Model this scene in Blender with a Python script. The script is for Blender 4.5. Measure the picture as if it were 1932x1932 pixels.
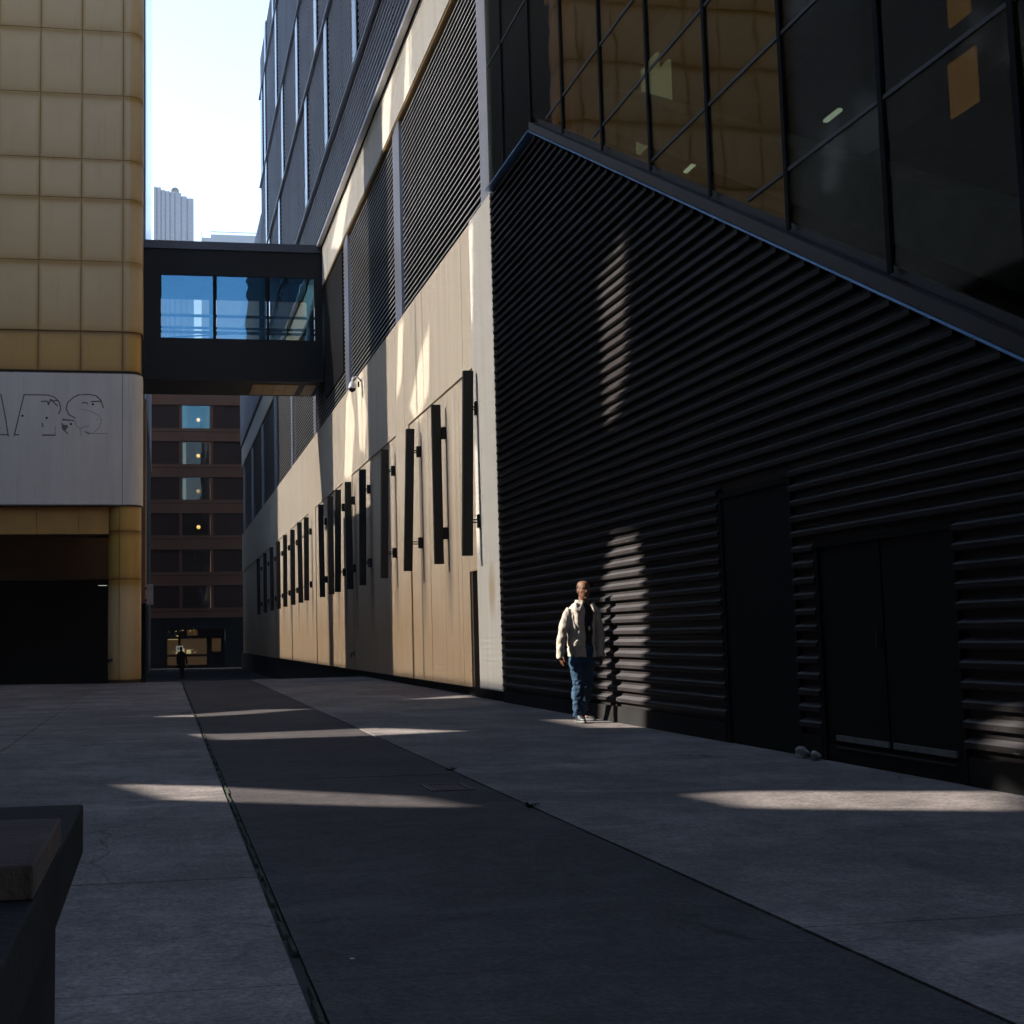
import bpy, bmesh, math, random
from mathutils import Vector, Matrix
random.seed(7)
R = math.radians
PI = math.pi
S = bpy.context.scene
for o in list(bpy.data.objects): bpy.data.objects.remove(o)

# ------------------------------------------------------------------ camera
CAMH = 1.1
yaw, pit, rol = -.1598, -.0998, -.0164
cy, sy, cp, sp, cr, sr = math.cos(yaw), math.sin(yaw), math.cos(pit), math.sin(pit), math.cos(rol), math.sin(rol)
Ry = Matrix(((cy, 0, sy), (0, 1, 0), (-sy, 0, cy)))
Rx = Matrix(((1, 0, 0), (0, cp, -sp), (0, sp, cp)))
Rz = Matrix(((cr, -sr, 0), (sr, cr, 0), (0, 0, 1)))
RR = Rz @ Rx @ Ry
def _w(r): return Vector((r[0], r[2], -r[1]))
right, down, fwd = _w(RR[0]), _w(RR[1]), _w(RR[2])
cd = bpy.data.cameras.new('camera'); cam = bpy.data.objects.new('camera', cd)
S.collection.objects.link(cam); S.camera = cam
up, back = -down, -fwd
cam.matrix_world = Matrix(((right.x, up.x, back.x, 0), (right.y, up.y, back.y, 0), (right.z, up.z, back.z, CAMH), (0, 0, 0, 1)))
cd.sensor_width = 36; cd.sensor_fit = 'HORIZONTAL'
cd.lens = 36 * 2370.77 / 1932
cd.shift_x = .5 - 690.9 / 1932; cd.shift_y = 0
cd.clip_start = .05; cd.clip_end = 5000

# ------------------------------------------------------------------ light
SUNV = Vector((1, -.25, -.6))           # direction the sunlight travels
elev = math.atan2(.6, math.hypot(1, .25))
W = bpy.data.worlds.new('World'); S.world = W; W.use_nodes = True
nt = W.node_tree; nt.nodes.clear()
wo = nt.nodes.new('ShaderNodeOutputWorld'); bg = nt.nodes.new('ShaderNodeBackground'); sk = nt.nodes.new('ShaderNodeTexSky')
sk.sky_type = 'NISHITA'; sk.sun_disc = False; sk.sun_elevation = elev
sk.sun_rotation = math.atan2(-SUNV.x, -SUNV.y)
sk.air_density = 1.0; sk.dust_density = .25; sk.ozone_density = 1.0; sk.altitude = 0
bg.inputs[1].default_value = .15
hs = nt.nodes.new('ShaderNodeHueSaturation'); hs.inputs['Saturation'].default_value = .88; nt.links.new(sk.outputs[0], hs.inputs['Color']); nt.links.new(hs.outputs[0], bg.inputs[0]); nt.links.new(bg.outputs[0], wo.inputs[0])
sd = bpy.data.lights.new('sun', 'SUN'); sd.energy = 5.0; sd.angle = R(.53); sd.color = (1, .93, .84)
so = bpy.data.objects.new('sun', sd); S.collection.objects.link(so)
so.rotation_euler = SUNV.to_track_quat('-Z', 'Y').to_euler()
S.view_settings.view_transform = 'Standard'; S.view_settings.look = 'None'
S.view_settings.exposure = 1.85; S.view_settings.gamma = 1
S.cycles.max_bounces = 8; S.cycles.diffuse_bounces = 4; S.cycles.glossy_bounces = 4
S.cycles.transparent_max_bounces = 12
S.cycles.caustics_reflective = False; S.cycles.caustics_refractive = False
S.cycles.use_denoising = True
S.cycles.sample_clamp_indirect = 6

# ------------------------------------------------------------------ material helpers
class NT:
    def __init__(s, name):
        s.m = bpy.data.materials.new(name); s.m.use_nodes = True
        s.t = s.m.node_tree; s.b = s.t.nodes['Principled BSDF']; s.o = s.t.nodes['Material Output']
    def n(s, k, **kw):
        x = s.t.nodes.new(k)
        for a, v in kw.items(): setattr(x, a, v)
        return x
    def l(s, a, b): s.t.links.new(a, b)
    def coord(s, scale=(1, 1, 1), kind='Object'):
        if not hasattr(s, 'tc'): s.tc = s.n('ShaderNodeTexCoord')
        mp = s.n('ShaderNodeMapping'); mp.inputs['Scale'].default_value = scale
        s.l(s.tc.outputs[kind], mp.inputs[0]); return mp.outputs[0]
    def noise(s, sc, detail=4, scale=(1, 1, 1), rough=.55, dist=0):
        x = s.n('ShaderNodeTexNoise'); x.inputs['Scale'].default_value = sc; x.inputs['Detail'].default_value = detail
        x.inputs['Roughness'].default_value = rough; x.inputs['Distortion'].default_value = dist
        s.l(s.coord(scale), x.inputs['Vector']); return x.outputs['Fac']
    def ramp(s, f, stops):
        r = s.n('ShaderNodeValToRGB'); e = r.color_ramp.elements
        while len(e) < len(stops): e.new(.5)
        for i, (p, c) in enumerate(stops):
            e[i].position = p; e[i].color = (c, c, c, 1) if not isinstance(c, tuple) else (*c, 1)
        s.l(f, r.inputs[0]); return r.outputs[0]
    def mix(s, f, a, b, mode='MIX'):
        x = s.n('ShaderNodeMix', data_type='RGBA', blend_type=mode)
        for sock, v in ((0, f), (6, a), (7, b)):
            if hasattr(v, 'links') or hasattr(v, 'is_linked'): s.l(v, x.inputs[sock])
            elif sock == 0: x.inputs[0].default_value = v
            else: x.inputs[sock].default_value = (*v, 1)
        return x.outputs[2]
    def math(s, op, a, b=None, c=None, clamp=False):
        x = s.n('ShaderNodeMath', operation=op, use_clamp=clamp)
        for i, v in enumerate((a, b, c)):
            if v is None: continue
            if hasattr(v, 'is_linked'): s.l(v, x.inputs[i])
            else: x.inputs[i].default_value = v
        return x.outputs[0]
    def xyz(s):
        if not hasattr(s, '_x'):
            x = s.n('ShaderNodeSeparateXYZ'); s.l(s.coord(), x.inputs[0]); s._x = x.outputs
        return s._x
    def bump(s, h, strength=.3, dist=.01):
        x = s.n('ShaderNodeBump'); x.inputs['Strength'].default_value = strength; x.inputs['Distance'].default_value = dist
        s.l(h, x.inputs['Height']); s.l(x.outputs[0], s.b.inputs['Normal']); return x
    def base(s, v):
        if hasattr(v, 'is_linked'): s.l(v, s.b.inputs['Base Color'])
        else: s.b.inputs['Base Color'].default_value = (*v, 1)
    def set(s, **k):
        for a, v in k.items():
            i = s.b.inputs[a.replace('_', ' ')]
            if hasattr(v, 'is_linked'): s.l(v, i)
            else: i.default_value = v

def mat(name, c, rough=.6, metal=0, var=.25, sc=3, spec=.5, bump=.0, bsc=60, emis=None, es=0, stretch=(1, 1, 1)):
    t = NT(name)
    f = t.noise(sc, 5, stretch)
    t.base(t.mix(t.ramp(f, [(.3, 0), (.7, 1)]), tuple(x * (1 - var) for x in c), tuple(min(1, x * (1 + var)) for x in c)))
    t.set(Roughness=rough, Metallic=metal, Specular_IOR_Level=spec)
    if bump: t.bump(t.noise(bsc, 3), bump, .01)
    if emis:
        t.b.inputs['Emission Color'].default_value = (*emis, 1); t.set(Emission_Strength=es)
    return t.m

M = {}
def concrete(name, c1, c2, c3, flake=.0):
    t = NT(name)
    a = t.ramp(t.noise(.30, 7, rough=.7, dist=.6), [(.38, 0), (.62, 1)])
    b = t.ramp(t.noise(1.6, 9, (1, .8, 1), rough=.78, dist=.3), [(.40, 0), (.64, 1)])
    bl = t.ramp(t.noise(.8, 6, (.6, 1.3, 1), rough=.75), [(.45, 0), (.7, 1)])
    g = t.ramp(t.noise(38, 5, rough=.8), [(.32, .45), (.68, 1.55)])
    g2 = t.ramp(t.noise(9, 8, rough=.8), [(.35, .72), (.65, 1.25)])
    col = t.mix(a, c1, c2); col = t.mix(t.math('MULTIPLY', b, .7), col, c3)
    col = t.mix(t.math('MULTIPLY', bl, .6), col, tuple(x * .62 for x in c1))
    col = t.mix(.85, col, g, 'MULTIPLY'); col = t.mix(.9, col, g2, 'MULTIPLY')
    sp = t.ramp(t.noise(5, 9, rough=.85), [(.66, 0), (.72, 1)])
    col = t.mix(t.math('MULTIPLY', sp, .45), col, tuple(x * 1.9 for x in c2))
    if flake:
        v = t.n('ShaderNodeTexVoronoi'); v.inputs['Scale'].default_value = 2.1; t.l(t.coord(), v.inputs['Vector'])
        fk = t.ramp(v.outputs['Distance'], [(.014, 1), (.024, 0)])
        col = t.mix(t.math('MULTIPLY', fk, flake), col, (.5, .52, .55))
        v2 = t.n('ShaderNodeTexVoronoi'); v2.inputs['Scale'].default_value = 1.3; t.l(t.coord((1, 1, 1)), v2.inputs['Vector'])
        gum = t.ramp(v2.outputs['Distance'], [(.03, 1), (.05, 0)])
        col = t.mix(t.math('MULTIPLY', gum, .55), col, tuple(x * .4 for x in c1))
    vc = t.n('ShaderNodeTexVoronoi', feature='DISTANCE_TO_EDGE'); vc.inputs['Scale'].default_value = .33
    mp_ = t.n('ShaderNodeVectorMath', operation='ADD'); nz = t.n('ShaderNodeTexNoise'); nz.inputs['Scale'].default_value = 1.7; nz.inputs['Detail'].default_value = 6
    t.l(t.coord(), nz.inputs['Vector']); sc2 = t.n('ShaderNodeVectorMath', operation='SCALE'); sc2.inputs['Scale'].default_value = .9
    t.l(nz.outputs['Color'], sc2.inputs[0]); t.l(t.coord(), mp_.inputs[0]); t.l(sc2.outputs[0], mp_.inputs[1]); t.l(mp_.outputs[0], vc.inputs['Vector'])
    ck = t.math('MULTIPLY', t.ramp(vc.outputs['Distance'], [(.0015, 1), (.0045, 0)]), t.ramp(t.noise(.25, 3), [(.5, 0), (.56, 1)]))
    col = t.mix(t.math('MULTIPLY', ck, .75), col, tuple(x * .3 for x in c3))
    lt = t.ramp(t.noise(.5, 8, (.7, 1.6, 1), rough=.72, dist=1.2), [(.55, 0), (.72, 1)])
    col = t.mix(t.math('MULTIPLY', lt, .55), col, tuple(x * 1.5 for x in c2))
    t.base(col); t.set(Roughness=.9, Specular_IOR_Level=.22)
    t.bump(t.math('ADD', t.noise(60, 4), t.math('MULTIPLY', t.noise(6, 6), 2.)), .5, .008)
    return t.m
M['concrete'] = concrete('pavement_concrete', (.108, .092, .086), (.205, .178, .165), (.070, .061, .058), .5)
M['asphalt'] = concrete('asphalt_mat', (.038, .032, .032), (.060, .051, .051), (.024, .021, .021), .6)
M['street'] = concrete('street_mat', (.010, .010, .010), (.016, .016, .016), (.009, .009, .009))
M['black'] = mat('black_metal', (.005, .005, .005), .7, 0, .2, 4, .15)
M['fin'] = mat('black_fin_paint', (.010, .010, .010), .6, 0, .2, 9, .3)
M['plinth'] = mat('black_plinth', (.008, .0075, .007), .8, 0, .4, 3, .2)
# corrugated dark brown metal
t = NT('brown_slat_metal')
f = t.ramp(t.noise(1.3, 6, (1, .5, 1), rough=.7), [(.3, 0), (.7, 1)])
fl = t.ramp(t.noise(40, 4, (1, .3, 1)), [(.66, 0), (.72, 1)])
gm = t.n('ShaderNodeNewGeometry'); gz = t.n('ShaderNodeSeparateXYZ'); t.l(gm.outputs['True Normal'], gz.inputs[0])
pale_tops = t.math('MULTIPLY', t.math('GREATER_THAN', gz.outputs[2], .5), t.ramp(t.noise(2.5, 6, (1, .4, 1), rough=.7), [(.3, .5), (.7, 1)]))  # faces turned upward take a paler tone
t.base(t.mix(t.math('MULTIPLY', pale_tops, .8), t.mix(t.math('MULTIPLY', fl, .3), t.mix(f, (.0105, .0085, .0085), (.019, .016, .016)), (.2, .18, .16)), (.078, .073, .076)))
t.set(Roughness=t.ramp(f, [(0, .4), (1, .55)]), Metallic=.0, Specular_IOR_Level=.22)
M['slat'] = t.m
M['rib'] = mat('upper_rib_metal', (.60, .58, .62), .45, .1, .1, .5, .5)
M['trim_pale'] = mat('pale_ledge_metal', (.62, .61, .63), .4, .1, .08, 1)
M['louvre'] = mat('louvre_blade_metal', (.40, .385, .385), .45, .1, .15, .7, .5)
M['recess'] = mat('louvre_backing', (.015, .013, .012), .8, 0, .1)
M['colmetal'] = mat('brushed_column_metal', (.34, .345, .40), .38, .3, .12, 1.2, .6, stretch=(1, 1, .15))
M['trim'] = mat('blue_grey_trim', (.22, .42, .72), .3, .3, .08, 2)
M['fascia'] = mat('plum_brown_fascia', (.020, .0145, .015), .4, .1, .2, 1.2, bump=.1, bsc=5)
M['fascia_light'] = mat('transom_metal', (.07, .055, .052), .45, .1, .2, 2)
M['soffit'] = mat('lit_soffit_tone', (.34, .21, .07), .5, .2, .15, 1.5)
M['bridge'] = mat('black_brown_cladding', (.009, .008, .008), .6, .0, .15, 1.1, .25)
M['bridge_top'] = mat('bridge_parapet_metal', (.05, .046, .058), .4, .2, .15, 1.1)
M['rail'] = mat('black_handrail', (.02, .02, .02), .4)
M['doorbrown'] = mat('brown_door', (.09, .065, .045), .55, 0, .2, 2)
M['steel'] = mat('brushed_steel', (.42, .44, .44), .35, .7, .15, 6)
M['iron_pale'] = mat('worn_steel', (.16, .17, .165), .5, .3, .3, 9)
M['white'] = mat('white_plastic', (.62, .62, .62), .35, 0, .08, 8)
M['rubble'] = mat('pale_rubble', (.30, .28, .265), .9, 0, .3, 14, bump=.6, bsc=30)
M['dark'] = mat('interior_dark', (.012, .012, .013), .9, 0, .2)
M['moss'] = mat('moss_green', (.011, .018, .006), .95, 0, .7, 22)
M['crack'] = mat('joint_dirt', (.018, .018, .017), .95, 0, .3, 9)
M['grime'] = mat('rust_grime', (.16, .12, .105), .9, 0, .4, 9)
M['iron'] = mat('cast_iron', (.035, .028, .024), .7, .3, .3, 12)
M['planter'] = mat('dark_steel_bench', (.006, .0055, .0055), .8, .0, .3, 2, .12, .4, 40)
M['pad'] = mat('bench_brown_top', (.040, .028, .024), .8, 0, .35, 7, .1, .4, 60)
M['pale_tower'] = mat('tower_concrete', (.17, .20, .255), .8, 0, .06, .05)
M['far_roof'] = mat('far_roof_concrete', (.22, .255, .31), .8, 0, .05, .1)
M['light_blocker'] = mat('light_blocker_mat', (.045, .042, .04), .9, 0, .1, .3)

# beige board-marked concrete with soft fin shadows painted in behind the fins
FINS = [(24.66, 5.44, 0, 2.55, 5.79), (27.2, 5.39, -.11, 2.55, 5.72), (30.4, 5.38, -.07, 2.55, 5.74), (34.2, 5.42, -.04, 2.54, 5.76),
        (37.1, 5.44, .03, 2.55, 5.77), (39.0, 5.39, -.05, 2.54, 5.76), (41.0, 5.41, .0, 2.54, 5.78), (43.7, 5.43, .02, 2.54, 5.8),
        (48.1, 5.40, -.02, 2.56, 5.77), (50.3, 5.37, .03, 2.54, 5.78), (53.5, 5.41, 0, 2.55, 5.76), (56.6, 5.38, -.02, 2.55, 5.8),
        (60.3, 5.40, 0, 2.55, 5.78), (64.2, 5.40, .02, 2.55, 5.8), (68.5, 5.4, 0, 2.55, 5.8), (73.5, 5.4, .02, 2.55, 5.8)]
def beige(name, fin_shadows=True, tint=(.74, .63, .49), low=(.44, .29, .16)):
    t = NT(name); X, Y, Z = t.xyz()
    v = t.ramp(t.noise(1.0, 6, (6, 6, .12), rough=.65), [(.3, 0), (.7, 1)])
    col = t.mix(v, tuple(c * .90 for c in tint), tuple(c * 1.06 for c in tint))
    big = t.noise(.22, 4)
    lowf = t.math('MULTIPLY', t.math('SUBTRACT', 1, t.math('DIVIDE', t.math('ADD', Z, t.math('MULTIPLY', t.noise(.6, 5, (1, 1, .2)), -2.6)), 3.8), clamp=True), .85)
    col = t.mix(lowf, col, low)
    drip = t.ramp(t.noise(1.0, 7, (14, 14, .25), rough=.7), [(.52, 0), (.72, 1)])
    col = t.mix(t.math('MULTIPLY', drip, t.math('MULTIPLY', big, .45)), col, (.30, .23, .16))
    if fin_shadows:  # shadow of each fin mixed into the wall colour
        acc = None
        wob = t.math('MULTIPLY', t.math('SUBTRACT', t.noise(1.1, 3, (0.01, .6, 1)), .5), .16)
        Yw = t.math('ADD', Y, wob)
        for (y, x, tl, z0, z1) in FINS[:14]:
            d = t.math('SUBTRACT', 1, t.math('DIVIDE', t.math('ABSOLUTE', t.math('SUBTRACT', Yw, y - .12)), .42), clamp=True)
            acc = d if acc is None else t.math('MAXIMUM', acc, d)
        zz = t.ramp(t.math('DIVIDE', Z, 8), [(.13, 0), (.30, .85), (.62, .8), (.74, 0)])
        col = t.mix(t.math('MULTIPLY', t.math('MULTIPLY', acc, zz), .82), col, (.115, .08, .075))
    g = t.ramp(t.noise(70, 3), [(.3, .93), (.7, 1.05)])
    col = t.mix(1, col, g, 'MULTIPLY')
    t.base(col); t.set(Roughness=.85, Specular_IOR_Level=.3)
    t.bump(t.noise(18, 5, (1, 1, .15)), .25, .006)
    return t.m
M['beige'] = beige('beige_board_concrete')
t = NT('beige_pillar_concrete'); X, Y, Z = t.xyz()
v = t.ramp(t.noise(1.2, 6, (5, 5, .2), rough=.6), [(.3, 0), (.7, 1)])
col = t.mix(v, (.60, .555, .485), (.68, .635, .56))
dd = t.math('ADD', t.math('POWER', t.math('DIVIDE', t.math('SUBTRACT', Y, 21.0), .26), 2), t.math('POWER', t.math('DIVIDE', t.math('SUBTRACT', Z, t.math('ADD', 1.75, t.math('MULTIPLY', t.noise(3, 4), .3))), .55), 2))
blob = t.math('SUBTRACT', 1, dd, clamp=True)
col = t.mix(t.math('MULTIPLY', blob, .75), col, (.42, .28, .13))
t.base(col); t.set(Roughness=.85); t.bump(t.noise(25, 5), .2, .005)
M['pillar'] = t.m

# gold porcelain tiles: tile centre pinkish beige, grimy yellow towards the joints (UV = position in the tile)
def gold(name, ca, cb, edge):
    t = NT(name)
    uv = t.n('ShaderNodeUVMap'); s = t.n('ShaderNodeSeparateXYZ'); t.l(uv.outputs[0], s.inputs[0])
    du = t.math('MULTIPLY', t.math('ABSOLUTE', t.math('SUBTRACT', s.outputs[0], .5)), 2)
    dv = t.math('MULTIPLY', t.math('ABSOLUTE', t.math('SUBTRACT', s.outputs[1], .46)), 2)
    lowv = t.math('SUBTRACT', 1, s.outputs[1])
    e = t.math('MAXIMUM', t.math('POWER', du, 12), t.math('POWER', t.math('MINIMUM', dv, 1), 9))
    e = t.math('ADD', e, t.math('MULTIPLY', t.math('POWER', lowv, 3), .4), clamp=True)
    n = t.noise(.55, 5, rough=.6)
    col = t.mix(t.ramp(n, [(.3, 0), (.7, 1)]), ca, cb)
    e = t.math('MULTIPLY', e, t.math('ADD', .45, n), clamp=True)
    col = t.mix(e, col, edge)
    st = t.ramp(t.noise(1, 6, (9, 9, .4), rough=.7), [(.55, 0), (.8, 1)])
    col = t.mix(t.math('MULTIPLY', st, .25), col, tuple(c * .6 for c in edge))
    t.base(col); t.set(Roughness=.38, Specular_IOR_Level=.5)
    t.bump(t.noise(1.4, 2), .08, .05)
    return t.m
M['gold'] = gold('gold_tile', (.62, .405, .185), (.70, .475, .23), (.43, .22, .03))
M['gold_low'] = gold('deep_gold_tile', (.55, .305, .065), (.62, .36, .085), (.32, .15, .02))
t = NT('dirty_white_sign_panel'); X, Y, Z = t.xyz()
a = t.ramp(t.noise(.8, 6, (3, 3, .5), rough=.65), [(.3, 0), (.7, 1)])
col = t.mix(a, (.62, .55, .49), (.71, .635, .57))
dr = t.ramp(t.noise(1, 6, (14, 14, .35), rough=.7), [(.55, 0), (.8, 1)])
col = t.mix(t.math('MULTIPLY', dr, .55), col, (.34, .28, .25))
t.base(col); t.set(Roughness=.55); M['sign'] = t.m
M['joint'] = mat('tile_joint', (.07, .045, .02), .9)

def glass(name, fac, tint, gcol=(1, 1, 1), rough=.0, wave=.0, wsc=.6, back=None):
    t = NT(name); t.t.nodes.remove(t.b)
    tr = t.n('ShaderNodeBsdfTransparent'); tr.inputs[0].default_value = (*tint, 1)
    gl = t.n('ShaderNodeBsdfGlossy'); gl.inputs[0].default_value = (*gcol, 1); gl.inputs['Roughness'].default_value = rough
    ge = t.n('ShaderNodeNewGeometry'); dt = t.n('ShaderNodeVectorMath', operation='DOT_PRODUCT')
    t.l(ge.outputs['Incoming'], dt.inputs[0]); t.l(ge.outputs['Normal'], dt.inputs[1])
    fres = t.math('ADD', .04, t.math('MULTIPLY', .96, t.math('POWER', t.math('SUBTRACT', 1, t.math('ABSOLUTE', dt.outputs['Value']), clamp=True), 5)))
    if wave:
        b = t.n('ShaderNodeBump'); b.inputs['Strength'].default_value = wave; b.inputs['Distance'].default_value = .02
        t.l(t.noise(wsc, 2), b.inputs['Height']); t.l(b.outputs[0], gl.inputs['Normal'])
    f = t.math('ADD', t.math('MULTIPLY', fres, 1.0), fac, clamp=True)
    mx = t.n('ShaderNodeMixShader'); t.l(f, mx.inputs[0]); t.l(tr.outputs[0], mx.inputs[1]); t.l(gl.outputs[0], mx.inputs[2])
    t.l(mx.outputs[0], t.o.inputs[0]); return t.m
M['glass_box'] = glass('dark_tinted_glass', .13, (.55, .56, .5), (.72, .63, .56), .02, .18, .8)
M['glass_dim'] = glass('dark_spandrel_glass', -.02, (.42, .43, .40), (.5, .42, .34), .05, .12, .55)
M['glass_bridge'] = glass('bridge_glass', .12, (.60, .60, .54), (.22, .60, 1), .0, .5, .9)
M['glass_far'] = glass('far_window_glass', -.025, (.75, .8, .82), (.9, .95, 1), .0, .3, .4)
M['glass_strip'] = mat('strip_window_sky_tone', (.70, .80, .92), .2, 0, .06, 2) if 1 else glass('strip_window_glass', .55, (.1, .12, .14), (.85, .93, 1), .05, .2, .5)  # opaque pale blue paints in the sky's reflection on the panes

def emit(name, c, s):
    t = NT(name); t.base((.1, .1, .1)); t.b.inputs['Emission Color'].default_value = (*c, 1); t.set(Emission_Strength=s); return t.m

# ------------------------------------------------------------------ mesh helpers
class MB:
    def __init__(s): s.v = []; s.f = []; s.uv = {}
    def quad(s, a, b, c, d, uv=None):
        i = len(s.v); s.v += [tuple(a), tuple(b), tuple(c), tuple(d)]; s.f.append((i, i + 1, i + 2, i + 3))
        if uv: s.uv[len(s.f) - 1] = uv
    def poly(s, pts): i = len(s.v); s.v += [tuple(p) for p in pts]; s.f.append(tuple(range(i, i + len(pts))))
    def box(s, x0, x1, y0, y1, z0, z1):
        i = len(s.v)
        s.v += [(x0, y0, z0), (x1, y0, z0), (x1, y1, z0), (x0, y1, z0), (x0, y0, z1), (x1, y0, z1), (x1, y1, z1), (x0, y1, z1)]
        s.f += [tuple(i + k for k in q) for q in ((0, 3, 2, 1), (4, 5, 6, 7), (0, 1, 5, 4), (1, 2, 6, 5), (2, 3, 7, 6), (3, 0, 4, 7))]
        return s
    def hexa(s, p):   # 8 points, same order as box
        i = len(s.v); s.v += [tuple(q) for q in p]
        s.f += [tuple(i + k for k in q) for q in ((0, 3, 2, 1), (4, 5, 6, 7), (0, 1, 5, 4), (1, 2, 6, 5), (2, 3, 7, 6), (3, 0, 4, 7))]
    def prism(s, prof, axis, a, b):   # closed profile extruded along axis ('x','y','z')
        n = len(prof); i = len(s.v)
        for t_ in (a, b):
            for (p, q) in prof:
                s.v.append({'x': (t_, p, q), 'y': (p, t_, q), 'z': (p, q, t_)}[axis])
        for k in range(n):
            s.f.append((i + k, i + (k + 1) % n, i + n + (k + 1) % n, i + n + k))
        s.f.append(tuple(i + k for k in range(n))[::-1]); s.f.append(tuple(i + n + k for k in range(n)))
    def tube(s, p0, p1, r, n=8, r1=None):
        p0, p1 = Vector(p0), Vector(p1); r1 = r if r1 is None else r1
        d = (p1 - p0).normalized(); a = d.orthogonal().normalized(); b = d.cross(a); i = len(s.v)
        for p, rr in ((p0, r), (p1, r1)):
            for k in range(n):
                t_ = 2 * PI * k / n; s.v.append(tuple(p + rr * (math.cos(t_) * a + math.sin(t_) * b)))
        for k in range(n): s.f.append((i + k, i + (k + 1) % n, i + n + (k + 1) % n, i + n + k))
        s.f.append(tuple(i + k for k in range(n))[::-1]); s.f.append(tuple(i + n + k for k in range(n)))
    def stroke(s, pts, w, y, y2=None):   # thin line on a wall facing -Y, pts (x, z)
        for (x0, z0), (x1, z1) in zip(pts, pts[1:]):
            dx, dz = x1 - x0, z1 - z0; L = math.hypot(dx, dz) or 1; nx, nz = -dz / L * w / 2, dx / L * w / 2
            s.quad((x0 + nx, y, z0 + nz), (x1 + nx, y, z1 + nz), (x1 - nx, y, z1 - nz), (x0 - nx, y, z0 - nz))
    def build(s, name, m, parent=None, smooth=False, origin=None, bevel=0):
        me = bpy.data.meshes.new(name); vs = s.v
        if origin: vs = [(x - origin[0], y - origin[1], z - origin[2]) for x, y, z in vs]
        me.from_pydata(vs, [], s.f)
        if s.uv:
            ul = me.uv_layers.new(name='UVMap')
            for fi, u in s.uv.items():
                for k, li in enumerate(me.polygons[fi].loop_indices): ul.data[li].uv = u[k]
        me.materials.append(M[m] if isinstance(m, str) else m)
        o = bpy.data.objects.new(name, me); S.collection.objects.link(o)
        if origin: o.location = origin
        if smooth:
            for p in me.polygons: p.use_smooth = True
        bm = bmesh.new(); bm.from_mesh(me); bmesh.ops.remove_doubles(bm, verts=bm.verts, dist=1e-5)
        bmesh.ops.recalc_face_normals(bm, faces=bm.faces); bm.to_mesh(me); bm.free()
        if bevel:
            md = o.modifiers.new('bevel', 'BEVEL'); md.width = bevel; md.segments = 2; md.limit_method = 'ANGLE'
        if parent: o.parent = parent; 
        return o
def empty(name, loc, label=None, cat=None, group=None, rz=0):
    o = bpy.data.objects.new(name, None); S.collection.objects.link(o); o.location = loc; o.rotation_euler.z = rz
    o.empty_display_size = .2
    if label: tag(o, label, cat, group)
    return o
def tag(o, label=None, cat=None, group=None, kind=None):
    if label: o['label'] = label
    if cat: o['category'] = cat
    if group: o['group'] = group
    if kind: o['kind'] = kind
    return o
def struct(o): o['kind'] = 'structure'; return o
ORG = (0, 0, 0)

# ------------------------------------------------------------------ ground
m = MB()
ys = [(-80, -.3), (35.0, -.3), (70, -1.0), (3000, -1.0)]
for (ya, za), (yb, zb) in zip(ys, ys[1:]): m.quad((-1500, ya, za), (1500, ya, za), (1500, yb, zb), (-1500, yb, zb))
struct(m.build('street', 'street'))
# concrete flags cut by expansion joints, the asphalt strip between them
def crest(x): return 34.45 + .22 * max(0, x + .6) ** 1.0 if x > -.6 else 34.5 + .3 * max(0, -x - 1.5)
def slabs(name, xs, ycuts, m_, top=0.0, gap=.012, lab=None):
    mb = MB()
    for x0, x1 in zip(xs, xs[1:]):
        for y0, y1 in zip(ycuts, ycuts[1:]):
            a, b = x0 + gap / 2, x1 - gap / 2; c, d = y0 + gap / 2, y1 - gap / 2
            da, db = (min(d, 99), min(d, 99)) if y1 != ycuts[-1] else (crest(a), crest(b))
            tz = top + random.uniform(-.001, .001)
            mb.hexa([(a, c, -.28), (b, c, -.28), (b, db, -.28), (a, da, -.28), (a, c, tz), (b, c, tz), (b, db, tz), (a, da, tz)])
    return struct(mb.build(name, m_))
JL = [-14, -10, -6, -2, 2.03, 4.14, 6.0, 9.88, 13.9, 19.3, 26, 34.5]
slabs('concrete_pavement', [-16, -13.9, -9.8, -5.7, -1.66, .43], JL, 'concrete')
JR = [-14, -10, -6, -2, 2.2, 4.5, 6.6, 10.6, 14.6, 19, 24, 29.5, 34.5]
slabs('concrete_pavement', [2.34, 5.66], JR, 'concrete')
slabs('asphalt_path', [.465, 2.326], [-14, -6, -2, 4.16, 10.03, 18, 34.5], 'asphalt', gap=.006)
m = MB().box(-16, 5.66, -14, 34.4, -.29, -.018); struct(m.build('pavement_base', 'crack'))
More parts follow.
